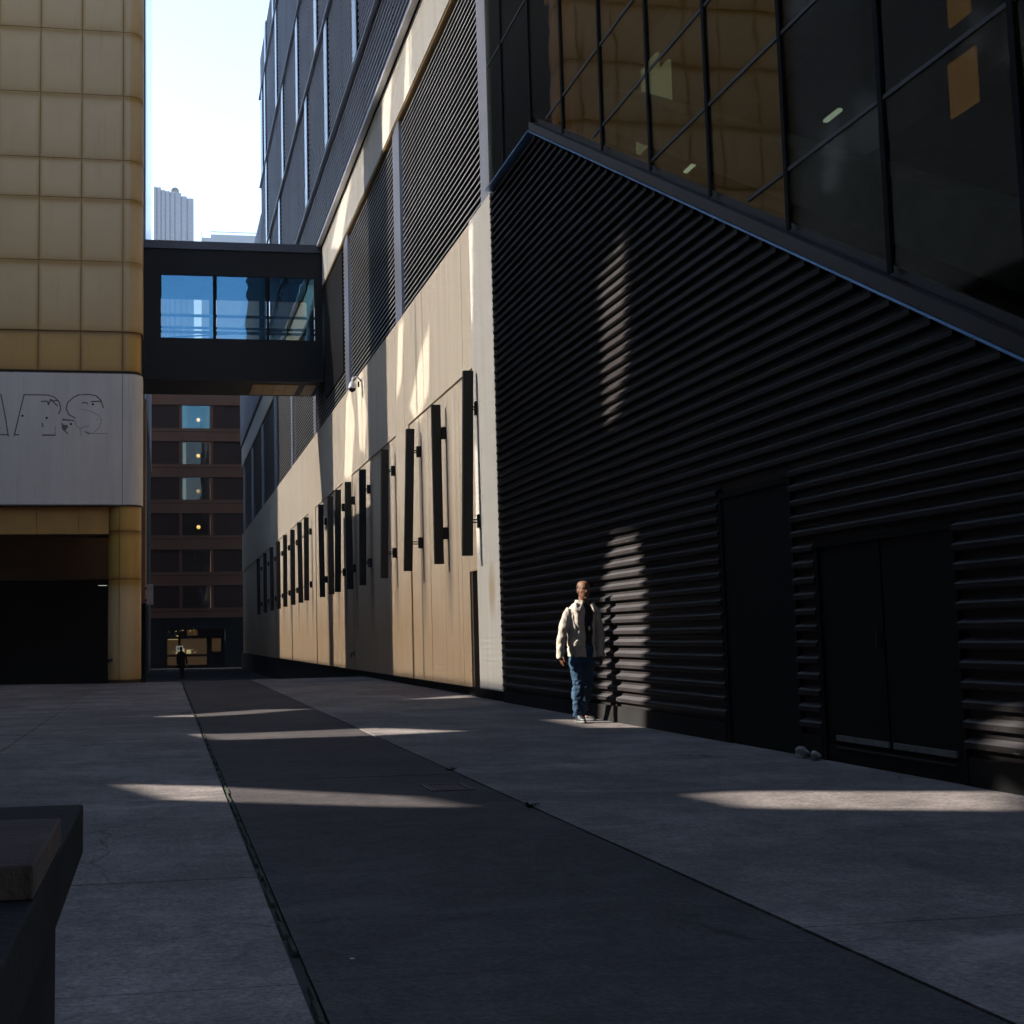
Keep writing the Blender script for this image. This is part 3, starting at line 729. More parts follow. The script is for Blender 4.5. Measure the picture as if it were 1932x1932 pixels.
sidem = mat('brown_side_cladding', (.22, .125, .06), .4, .1, .15, .6)
part(MB().box(-.8, XR + .02, 39.2, 41, 2.3, 8.6), 'side_wall', sidem, T)
part(MB().box(-.8, XR + .01, 40.0, 41, -.9, 2.28), 'side_base', 'black', T)
cx_, cyy = -1.08, 35.0; rc = .445
def column_part(z0, z1, name, m_):
    mb = MB(); n = 40
    for k in range(n):
        a0, a1 = 2 * PI * k / n, 2 * PI * (k + 1) / n; u0, u1 = k / n, (k + 1) / n
        half = lambda u: (u * 2 + .35) % 1
        mb.quad((cx_ + rc * math.sin(a0), cyy - rc * math.cos(a0), z0), (cx_ + rc * math.sin(a1), cyy - rc * math.cos(a1), z0),
                (cx_ + rc * math.sin(a1), cyy - rc * math.cos(a1), z1), (cx_ + rc * math.sin(a0), cyy - rc * math.cos(a0), z1),
                [(.5, 0), (.5, 0), (.5, 1), (.5, 1)])
    return part(mb, name, m_, T, smooth=True)
for a, b in ((.09, 2.78), (2.80, 4.08), (4.10, 4.77)): column_part(a, b, 'column', 'gold' if a < 1 else 'gold_low')
rc0 = rc; rc = .43; mbb = column_part(-.3, 4.7, 'column_core', 'joint'); rc = .40; column_part(-.3, .085, 'column_base', 'iron'); rc = rc0
part(MB().box(cx_ - .135, cx_ - .125, cyy - rc - .0, cyy - rc + .05, .09, 4.77), 'column_seam', 'joint', T)
m = MB(); m.tube((-1.42, 34.66, .62), (-1.5, 34.55, .6), .05, 8); part(m, 'pipe_stub', 'iron', T)
t_ = empty('wall_sign', (-.42, 38.5, 2.2), 'small pale rectangular sign projecting from the side of the gold building', 'sign')
m = MB().box(-.12, .08, -.01, .01, 0, .62); m.build('sign_plate', mat('pale_sign', (.42, .36, .38), .6), t_)
m = MB().box(-.17, -.12, -.02, .02, .1, .16).box(-.17, -.12, -.02, .02, .46, .52); m.build('bracket', 'black', t_)
t_ = empty('ceiling_lamp', (-1.9, 40, 2.85), 'thin fluorescent lamp glowing inside the dark garage opening', 'lamp')
MB().box(-.14, .12, -.02, .02, 0, .012).build('tube', emit('lamp_tube_glow', (.8, 1, .85), .18), t_)
MB().box(-.15, .15, -.03, .03, .021, .05).build('housing', 'black', t_)

t_ = empty('tower_block', (-6, 60, -1), 'tall narrow-looking block with a pale glassy side rising behind the gold building, bulk added to shade the alley end', 'building')
part(MB().box(-12, -1.06, 67, 97, -1.5, 56), 'wall', 'light_blocker', t_)  # hidden bulk added to darken the far end of the beige wall
part(MB().box(-1.05, -1.0, 67.1, 97, 14, 56), 'glass_side', mat('pale_glass_side', (.62, .66, .72), .2, 0, .05, 1), t_)
# ------------------------------------------------------------------ sky bridge
Bx0, Bx1, By0, By1, Bz0, Bz1 = -3.2, 5.58, 43.8, 46.5, 10.2, 15.19
K = empty('sky_bridge', (2.4, 43.8, 10.2), 'black enclosed footbridge with a long three-pane window crossing between the buildings', 'bridge')
wz0, wz1 = 11.70, 13.97; px_ = [-.14, 1.72, 1.80, 3.60, 3.68, 5.32]
m = MB()
for (ya, yb, za, zb) in ((By0, By0 + .12, wz0, wz1), (By1 - .12, By1, 12.3, 13.82)):
    m.box(Bx0, Bx1, ya, yb, Bz0 + .06, za); m.box(Bx0, Bx1, ya, yb, zb, 14.9)
    m.box(Bx0, px_[0], ya, yb, za, zb); m.box(px_[5], Bx1, ya, yb, za, zb)
m.box(Bx0, Bx1, By0 + .121, By1 - .121, 14.5, 14.9)
part(m, 'bridge_walls', 'bridge', K)
part(MB().box(-3.1, -2.2, 44.6, 45.5, -.6, Bz0), 'support_pier', 'bridge', K)
part(MB().box(Bx0, Bx1 + .04, By0 - .06, By1 + .06, 14.902, Bz1), 'parapet', 'bridge_top', K)
part(MB().box(Bx0, Bx1, By0 + .125, By1 - .125, 11.0, 11.3), 'floor', 'dark', K)
part(MB().box(Bx0, Bx1, By0, By1, Bz0 - .0, Bz0 + .055), 'underside', 'bridge', K)
m = MB()
for k in range(4): m.box(3.1 + k * .42, 3.1 + k * .42 + .405, By0 + .5, By1 - .35, Bz0 - .03, Bz0 - .003)
m.box(5.0, 5.4, By0 + .5, By1 - .35, Bz0 - .03, Bz0 - .003)
part(m, 'lit_soffit_panels', 'soffit', K)  # bronze tone paints in the lit stretch of the dark underside
for a, b in ((0, 1), (2, 3), (4, 5)):
    part(MB().box(px_[a] + .03, px_[b] - .03, By0 + .05, By0 + .065, wz0, wz1), 'window_pane', 'glass_bridge', K)
for x in (px_[1], px_[3]): part(MB().box(x + .002, x + .078, By0 + .02, By0 + .11, wz0, wz1), 'mullion', 'black', K)
for x in (1.75, 3.62): part(MB().box(x - .1, x + .1, By1 - .11, By1 - .02, 12.3, 13.82), 'rear_mullion', 'black', K)
m = MB()
for zz in (12.55, 11.95): m.box(Bx0, Bx1, By0 + .35, By0 + .39, zz, zz + .10)
m.tube((Bx0, By1 - .5, 12.62), (Bx1, By1 - .5, 12.62), .05); m.tube((-.1, By0 + .9, 11.9), (5.3, By0 + .5, 12.25), .03)
part(m, 'handrail', 'rail', K)

# ------------------------------------------------------------------ far building closing the alley
F = empty('brown_banded_building', (2.6, 98, -1), 'brown banded building with one column of lit windows closing the far end of the alley', 'building')
fb_ = mat('brown_spandrel', (.20, .088, .05), .8, 0, .1, .6); fd_ = mat('dark_brown_panel', (.05, .021, .013), .8, 0, .12, .8)
FY = 98; fx0, fx1 = -1.3, 9.0; wx0, wx1 = 1.35, 3.50
def fz(y): return 1.1 + (1211.5 - y) * FY / 2395
rows = [(763, 808), (833, 877), (902, 945), (971, 1013), (1040, 1082), (1108, 1150)]
spandrel = MB(); dark_ = MB()
prev = fz(700)
for i, (a, b) in enumerate(rows):
    spandrel.box(fx0, fx1, FY - .12, FY + .3, fz(a), prev); 
    spandrel.box(fx0, wx0 - .28, FY - .05, FY + .3, fz(b) , fz(b) + .0001) if 0 else None
    part(MB().box(fx0, wx0 - .25, FY, FY + .3, fz(b), fz(a) - .002), 'dark_panel', fd_, F); part(MB().box(wx1 + .25, fx1, FY, FY + .3, fz(b), fz(a) - .002), 'dark_panel', fd_, F)
    prev = fz(b) - .002
spandrel.box(fx0, fx1, FY - .12, FY + .3, fz(1168), prev)
part(spandrel, 'spandrel_band', fb_, F)
part(MB().box(fx0, fx1, FY + 3, FY + 3.2, -1.5, fz(690)).box(fx0, fx1, FY + .3, FY + 3, fz(700), fz(700) + .2), 'core', 'dark', F)
m = MB()
for i, (a, b) in enumerate(rows):
    m.box(fx0, fx1, FY - .13, FY - .121, fz(b) - .30, fz(b) - .26)
part(m, 'band_groove', 'dark', F)
curt = mat('blue_curtain', (.10, .42, .62), .8, 0, .08, 3)
for i, (a, b) in enumerate(rows):
    w = part(MB().box(wx0, wx1, FY + .05, FY + .07, fz(b) + .0, fz(a) - .0), 'window', 'glass_far', F)
    pw(MB().box(wx0 - .24, wx0 - .002, FY - .03, FY + .3, fz(b), fz(a) - .003).box(wx1 + .002, wx1 + .24, FY - .03, FY + .3, fz(b), fz(a) - .003).build('frame', fb_), w)
    if i == 0:
        pw(MB().box(wx0, wx1, FY + .25, FY + .3, fz(b), fz(a) - .01).build('curtain', emit('lit_blue_curtain', (.05, .30, .52), .13)), w)
        pw(MB().box(wx0, wx0 + .42, FY + .2, FY + .24, fz(b), fz(a) - .01).box(wx1 - .62, wx1, FY + .2, FY + .24, fz(b), fz(a) - .01).build('side_curtain', emit('pale_blue_curtain', (.14, .42, .62), .13)), w)
    if i in (1, 2): pw(MB().box(wx0 + .05, wx0 + .30, FY + .2, FY + .24, fz(b) + .02, fz(a) - .1).build('side_curtain', emit('pale_curtain', (.35, .45, .38), .12)), w)
    if i < 4:
        lm = lathe([(.001, -.16), (.09, -.13), (.15, -.04), (.15, .05), (.08, .14), (.001, .16)], 12, wx0 + 1.25, FY + .15)
        zc = fz(a + (b - a) * .62); lm.v = [(x, y, z + zc) for x, y, z in lm.v]
        pw(lm.build('lamp_globe', emit('globe_%d' % i, (1, .62, .12) if i else (1, .8, .55), (.3 if i != 2 else .1)), smooth=True), w)
# lit ground-floor front
glow = emit('amber_shop_glow', (1, .5, .08), .009); glow2 = emit('bright_shop_glow', (.9, .75, .35), .10)
zt = fz(1190)
G = part(MB().box(.15, 4.6, FY + .6, FY + .7, -1.0, zt + .3), 'shop_interior', 'dark', F)
m = MB().box(.2, 2.6, FY + .4, FY + .5, .05, 1.25).box(3.6, 4.3, FY + .4, FY + .5, .25, 1.25).box(.2, 3.2, FY + .4, FY + .5, -.75, -.12).box(1.7, 2.5, FY + .4, FY + .5, 1.5, 1.95)
m.box(2.61, 3.2, FY + .4, FY + .5, .05, 1.25)
pw(m.build('lit_panel', glow), G)
m = MB(); rr = random.Random(2)
for k in range(16): x = rr.uniform(.3, 2.3); z_ = rr.choice([rr.uniform(1.35, 1.9), rr.uniform(.1, .5)]); s_ = rr.uniform(.03, .10); pw(MB().box(x, x + s_, FY + .3, FY + .35, z_, z_ + s_ * rr.uniform(.5, 1.6)).build('shop_light', glow2), G)
for q in ((.25, 1.0, 1.2, 1.24), (1.3, 1.5, .1, .5), (1.65, 2.0, .12, .42)): pw(MB().box(q[0], q[1], FY + .3, FY + .35, q[2], q[3]).build('shop_light', glow2), G)
part(MB().box(fx0, .15, FY + .0, FY + .3, -1.5, fz(1170)).box(4.6, fx1, FY, FY + .3, -1.5, fz(1170)).box(.15, 4.6, FY, FY + .3, zt, fz(1170)), 'ground_floor_wall', 'dark', F)
part(MB().box(1.02, 1.2, FY - .05, FY + .0, -1, 1.6), 'post', 'black', F)
t_ = empty('small_sign', (1.12, 97.8, .3), 'small white notice on a dark post before the lit shop front', 'sign')
MB().box(-.26, .26, -.02, .0, 0, .42).build('notice_plate', mat('notice_white', (.5, .48, .45), .6, emis=(.9, .85, .75), es=.05), t_)
MB().box(-.16, -.06, -.026, -.021, .12, .32).box(.0, .05, -.026, -.021, .12, .32).box(.09, .14, -.026, -.021, .12, .32).build('notice_marks', 'black', t_)

# ------------------------------------------------------------------ distant skyline
D = empty('distant_tower', (6, 380, -1), 'pale hazy tower with a stepped ribbed top above the bridge', 'tower')
def dx(px): return (px - 311) / 2312 * 1.0
Yd = 380
def dpt_(px, py, Y=Yd):
    f, a, b = 2370.77, 690.9, 966
    v = Vector(((px - a) / f, (py - b) / f, 1)); w = RR.transposed() @ v
    return (w[0] / w[2] * Y, CAMH - w[1] / w[2] * Y)
m = MB(); edges_ = [289, 296, 304, 312, 321, 330, 342, 353, 365.5]; tops = [352, 353, 358, 360, 362, 363.5, 370, 374, 378]
for i, (a, b) in enumerate(zip(edges_, edges_[1:])):
    x0, zt = dpt_(a, tops[i]); x1, _ = dpt_(b, tops[i])
    n = 6; 
    prof_ = [(x0, Yd + 12), (x0, Yd + .5), (x0 + (x1 - x0) * .18, Yd), (x0 + (x1 - x0) * .82, Yd), (x1, Yd + .5), (x1, Yd + 12)]
    m.prism(prof_, 'z', -1, zt)
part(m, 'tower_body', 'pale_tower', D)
m = MB()
for i, (a, b) in enumerate(zip(edges_, edges_[1:])):
    x0, zt = dpt_(a, tops[i]); x1, _ = dpt_(b, tops[i])
    for q in range(0, 34): 
        zz = zt - 2.0 - q * 1.6
        if zz < 60: break
        m.box(x0 + (x1 - x0) * .3, x0 + (x1 - x0) * .7, Yd - .06, Yd + .02, zz, zz + .9)
part(m, 'windows', mat('tower_window_band', (.14, .17, .23), .5, 0, .05, .05), D)
xd, zd = dpt_(330.5, 364); 
m = lathe([(.001, 0), (.7, .1), (1.1, .4), (1.25, .6)], 20)
m.v = [(xd + x, Yd + 4 + (z - .6) * -1.2, zd + 2.0 + y) for x, y, z in m.v]; m.tube((xd - .8, Yd + 4, zd - 1.5), (xd, Yd + 4, zd + 1.6), .35); m.box(xd - 2, xd + 2, Yd + 3, Yd + 6, zd - 1.6, zd - .2)
part(m, 'dish_antenna', mat('antenna_grey', (.12, .13, .15), .6), D)
E_ = empty('distant_block', (30, 340, -1), 'pale low block with a railed roof on the skyline beside the ribbed storeys', 'building')
Y2 = 340
x0, z0 = dpt_(380, 448, Y2); x1, z1 = dpt_(397.5, 441, Y2); x2, _ = dpt_(500, 441, Y2)
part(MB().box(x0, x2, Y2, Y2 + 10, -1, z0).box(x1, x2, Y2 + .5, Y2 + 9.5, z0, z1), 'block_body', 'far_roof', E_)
m = MB(); _, zr = dpt_(397.5, 435.5, Y2)
x = x1
while x < x2: m.box(x, x + .12, Y2 + .5, Y2 + .62, z1, zr); x += .88
m.box(x1, x2, Y2 + .49, Y2 + .63, zr - .14, zr + .06); xa, za = dpt_(381, 436, Y2); m.box(xa - .1, xa + .12, Y2 + 1, Y2 + 1.2, z0 - 1, za)
part(m, 'roof_railing', mat('railing_grey', (.25, .27, .3), .7), E_)

# ------------------------------------------------------------------ bench, bottom left
Q = empty('steel_bench', (-1.2, 2.6, 0), 'dark steel bench slab with a raised brown top, cut off by the lower left edge', 'bench')
m = MB(); tz, xr, yb, yf, xl = .65, -.225, 3.66, -.6, -3.0
lo = tz - .13; sl = tz - .26; pin = .05
def ring(ins, z, iy): return [(xl, yf + ins, z), (xr - ins, yf + ins, z), (xr - ins, yb - iy, z), (xl, yb - iy, z)]
rs = [ring(0, tz, 0), ring(0, lo, 0), ring(.045, sl, .34), ring(.045, 0, .34)]
i = 0
for r_ in rs: m.v += r_
for j in range(3):
    for k in range(4): m.f.append((j * 4 + k, j * 4 + (k + 1) % 4, (j + 1) * 4 + (k + 1) % 4, (j + 1) * 4 + k))
m.f.append((0, 1, 2, 3)); m.f.append((12, 13, 14, 15))
part(m, 'bench_slab', 'planter', Q, bevel=.006)
part(MB().box(xl + .02, xr - .003, 2.33, 2.93, tz + .001, .712), 'raised_top', 'pad', Q, bevel=.004)

# ------------------------------------------------------------------ unseen mask wall added past the left edge, openings cut for the sun patches
HOLES = [
[(24.34, 8.24), (24.31, 8.67), (25.07, 9.19), (26.49, 9.83), (26.24, 9.24), (25.12, 8.68)],
[(20.93, 8.53), (19.97, 8.71), (20.71, 9.78), (21.48, 10.52), (22.03, 9.98), (21.02, 8.88)],
[(15.65, 8.1), (14.59, 8.38), (14.4, 9.2), (14.43, 9.63), (15.02, 9.47), (15.51, 8.66)],
[(15.26, 10.49), (14.57, 10.54), (14.6, 11.45), (15.66, 11.81), (15.54, 10.78)],
[(29.38, 10.87), (30.02, 11.7), (31.34, 11.85), (29.94, 11.18)],
[(23.6, 11.3), (23.3, 13.5), (22.9, 14.1), (22.14, 14.06), (21.9, 13.3), (21.95, 11.35)],
[(23.02, 15.43), (23.05, 17.46), (22.06, 17.8), (22.21, 16.02), (22.63, 15.5)],
[(15.92, 11.96), (15.75, 12.2), (15.35, 12.35), (15.4, 12.0)],
]
PATCH = [
[(29.95, 20.27), (29.46, 20.27), (29.63, 18.59), (29.84, 18.2)],
[(29.76, 16.17), (29.49, 16.13), (29.57, 14.29), (29.84, 14.3)],
[(46.76, 17.8), (46.16, 20.15), (45.3, 20.4), (44.4, 19.2), (45.28, 17.62)],
[(43.6, 18.3), (43.9, 20.4), (42.9, 20.5), (42.2, 19.0), (42.7, 18.0)],
[(35.99, 18.08), (34.53, 19.09), (33.68, 19.4), (33.84, 18.04), (35.17, 17.58)],
[(37.6, 18.6), (37.2, 20.3), (36.5, 20.3), (36.9, 18.9)],
[(49.15, 26.02), (46.59, 26.8), (44.32, 26.7), (46.84, 25.29)],
[(39.4, 25.3), (38.4, 27), (37.2, 27), (38.0, 25.3)], [(36.0, 25.3), (35.4, 27), (34.9, 27), (35.0, 25.3)],
]
HOLES = [[(y - .25 * min(z, 11.73), z) for y, z in h] for h in HOLES]
PATCH = [[(y - 2.93, z) for y, z in h] for h in PATCH]
cu = bpy.data.curves.new('sun_mask_outline', 'CURVE'); cu.dimensions = '2D'; cu.fill_mode = 'BOTH'; cu.extrude = .1
def spl(pts):
    sp_ = cu.splines.new('POLY'); sp_.points.add(len(pts) - 1); sp_.use_cyclic_u = True
    for p, (a, b) in zip(sp_.points, pts): p.co = (a, b, 0, 1)
spl([(-30, -.3), (100, -.3), (100, 62), (50, 62), (50, 37), (17.5, 37), (17.5, 56), (-30, 56)])
spl([(70, 26.95), (70, 11.95), (25.3, 11.95), (25.3, 26.95)])
for h in HOLES: spl(h)
tmp = bpy.data.objects.new('tmp', cu); S.collection.objects.link(tmp); bpy.context.view_layer.update()
me = bpy.data.meshes.new_from_object(tmp.evaluated_get(bpy.context.evaluated_depsgraph_get()))
bpy.data.objects.remove(tmp)
me.transform(Matrix(((0, 0, 1, -14), (1, 0, 0, 0), (0, 1, 0, 0), (0, 0, 0, 1))))
me.materials.clear(); me.materials.append(M['light_blocker'])
o = bpy.data.objects.new('sun_mask_wall', me); S.collection.objects.link(o)
tag(o, 'unseen wall added beyond the left edge, openings cut to shape the sunlight', 'building')
def inside(y, z, pl):
    c = False
    for (y0, z0), (y1, z1) in zip(pl, pl[1:] + pl[:1]):
        if (z0 > z) != (z1 > z) and y < (y1 - y0) * (z - z0) / (z1 - z0) + y0: c = not c
    return c
m = MB(); z = 11.955
while z < 26.9:      # unseen slats added to thin the sun, wider gaps for brighter patches
    y = 25.31; run = None
    while y < 70:
        ps = any(inside(y, z, p) for p in PATCH)
        if run is None: run = (y, ps)
        elif run[1] != ps: m.box(-14.002, -13.998, run[0], y, z, z + (.062 if run[1] else .083)); run = (y, ps)
        y += .06
    m.box(-14.002, -13.998, run[0], 69.99, z, z + (.062 if run[1] else .083)); z += .10
for y in (32.2, 40.1, 47.3, 61): m.box(-14.06, -14.022, y, y + .08, 11.95, 27)
sc_ = m.build('sun_screen_slats', 'light_blocker'); sc_.parent = o
m = MB().box(-14, 12, -15, -14.4, -.3, 23).box(-13.8, 5.4, -14.39, -.9, 5.6, 6.0)  # block and canopy out of view, added to dim the near ground
tag(m.build('rear_light_blocker', 'light_blocker'), 'unseen dark block and canopy added behind the camera to dim the court', 'building')
# ------------------------------------------------------------------ person walking along the wall
def loft_bm(bm, rings, n=20, cap=True, shape=None):
    """rings: (x, y, z, rx, ry[, power]) horizontal super-ellipses"""
    prev = None; first = None
    for r in rings:
        x, y, z, rx, ry = r[:5]; pw_ = r[5] if len(r) > 5 else 1.0
        vs = []
        for k in range(n):
            a = 2 * PI * k / n; c, s_ = math.cos(a), math.sin(a)
            cx = math.copysign(abs(c) ** pw_, c); sx = math.copysign(abs(s_) ** pw_, s_)
            vs.append(bm.verts.new((x + rx * cx, y + ry * sx, z)))
        if prev:
            for k in range(n): bm.faces.new((prev[k], prev[(k + 1) % n], vs[(k + 1) % n], vs[k]))
        else: first = vs
        prev = vs
    if cap: bm.faces.new(first[::-1]); bm.faces.new(prev)
def limb_bm(bm, pts, n=14):
    """pts: (x, y, z, r[, flat]) rings perpendicular to the path"""
    P_ = [Vector(p[:3]) for p in pts]; prev = None
    ref = Vector((0, 1, 0.01))
    for i, p in enumerate(pts):
        d = (P_[min(i + 1, len(P_) - 1)] - P_[max(i - 1, 0)]).normalized()
        a = d.cross(ref).normalized(); b = d.cross(a).normalized(); fl = p[4] if len(p) > 4 else 1
        vs = [bm.verts.new(P_[i] + p[3] * (math.cos(2 * PI * k / n) * a + fl * math.sin(2 * PI * k / n) * b)) for k in range(n)]
        if prev:
            for k in range(n): bm.faces.new((prev[k], prev[(k + 1) % n], vs[(k + 1) % n], vs[k]))
        else: bm.faces.new(vs[::-1])
        prev = vs
    bm.faces.new(prev)
def ball_bm(bm, c, r, sc=(1, 1, 1), rot=None):
    mt = Matrix.Translation(c)
    if rot: mt = mt @ rot
    bmesh.ops.create_uvsphere(bm, u_segments=16, v_segments=10, radius=r, matrix=mt @ Matrix.Diagonal((*sc, 1)))
def remeshed(name, bm, m_, parent, voxel, wr=None, subs=0, loc=(0, 0, 0)):
    bmesh.ops.recalc_face_normals(bm, faces=bm.faces)
    me = bpy.data.meshes.new(name); bm.to_mesh(me); bm.free()
    t0 = bpy.data.objects.new('tmp', me); S.collection.objects.link(t0)
    md = t0.modifiers.new('r', 'REMESH'); md.mode = 'VOXEL'; md.voxel_size = voxel; md.use_smooth_shade = True
    ms = t0.modifiers.new('s', 'SMOOTH'); ms.factor = .5; ms.iterations = 3
    bpy.context.view_layer.update()
    me2 = bpy.data.meshes.new_from_object(t0.evaluated_get(bpy.context.evaluated_depsgraph_get()))
    bpy.data.objects.remove(t0); me2.name = name
    me2.materials.clear(); me2.materials.append(m_)
    if wr:
        me2.update()
        ns = [v.normal.copy() for v in me2.vertices]
        for v, nn in zip(me2.vertices, ns): v.co += nn * wr(v.co)
    for p in me2.polygons: p.use_smooth = True
    o = bpy.data.objects.new(name, me2); S.collection.objects.link(o); o.parent = parent; o.location = loc
    return o
from mathutils import noise as mn
def folds(c, amp, fx, fz, ph=0):
    q = Vector((c.x * fx + ph, c.y * fx, c.z * fz))
    return amp * (mn.noise(q) + .5 * mn.noise(q * 2.3))
def hand_bm(bm, wrist, side, s=1.0):
    """relaxed hand hanging down; side=+1 thumb towards +x; palm faces the thigh"""
    wx, wy, wz = wrist
    limb_bm(bm, [(wx, wy, wz + .03, .026 * s, .8), (wx, wy - .003, wz - .02, .030 * s, .75)], 10)
    loft_bm(bm, [(wx, wy, wz - .0, .017 * s, .030 * s), (wx, wy - .004, wz - .04, .018 * s, .042 * s), (wx, wy - .006, wz - .09, .016 * s, .042 * s)], 12)
    for k, (dy, L, cu) in enumerate(((-.034, .070, .9), (-.012, .079, 1.0), (.010, .074, 1.1), (.030, .058, 1.3))):
        r = .0085 * s
        p0 = (wx, wy - .006 + dy, wz - .082)
        p1 = (wx + side * .008 * cu, wy - .008 + dy * 1.05, wz - .082 - L * .45)
        p2 = (wx + side * .022 * cu, wy - .006 + dy * 1.02, wz - .082 - L * .75)
        p3 = (wx + side * .038 * cu, wy - .004 + dy, wz - .082 - L * .93)
        limb_bm(bm, [(*p0, r * 1.1), (*p1, r), (*p2, r * .95), (*p3, r * .75)], 8)
    limb_bm(bm, [(wx, wy - .03, wz - .02, .014 * s), (wx + side * .012, wy - .058, wz - .05, .012 * s), (wx + side * .02, wy - .064, wz - .08, .0105 * s), (wx + side * .026, wy - .060, wz - .105, .008 * s)], 8)

skin_ = NT('brown_skin'); skin_.base(skin_.mix(skin_.noise(9, 4), (.075, .030, .015), (.125, .052, .027))); skin_.set(Roughness=.6, Specular_IOR_Level=.3); skin_.bump(skin_.noise(220, 3), .15, .002)
cloth = NT('beige_jacket_cloth'); cloth.base(cloth.mix(cloth.noise(14, 5), (.28, .245, .20), (.42, .37, .31))); cloth.set(Roughness=.9, Specular_IOR_Level=.2)
cloth.bump(cloth.math('ADD', cloth.math('MULTIPLY', cloth.noise(9, 4, (1, 1, .45), dist=.6), 6), cloth.noise(320, 2)), .45, .006)
denim = NT('blue_denim'); dn = denim.ramp(denim.noise(6, 5, (1, 1, .6)), [(.35, 0), (.7, 1)])
denim.base(denim.mix(dn, (.008, .020, .042), (.035, .075, .125))); denim.set(Roughness=.85, Specular_IOR_Level=.2)
denim.bump(denim.math('ADD', denim.math('MULTIPLY', denim.noise(11, 4, (1, 1, 1.4), dist=1), 6), denim.noise(300, 2)), .6, .006)
blackc = mat('black_shirt_cloth', (.012, .012, .013), .9, 0, .2, 20, .2)
shoe_m = mat('black_shoe_leather', (.02, .02, .022), .45, 0, .3, 20)
shoe_w = mat('white_shoe_rubber', (.10, .10, .095), .6, 0, .15, 20)

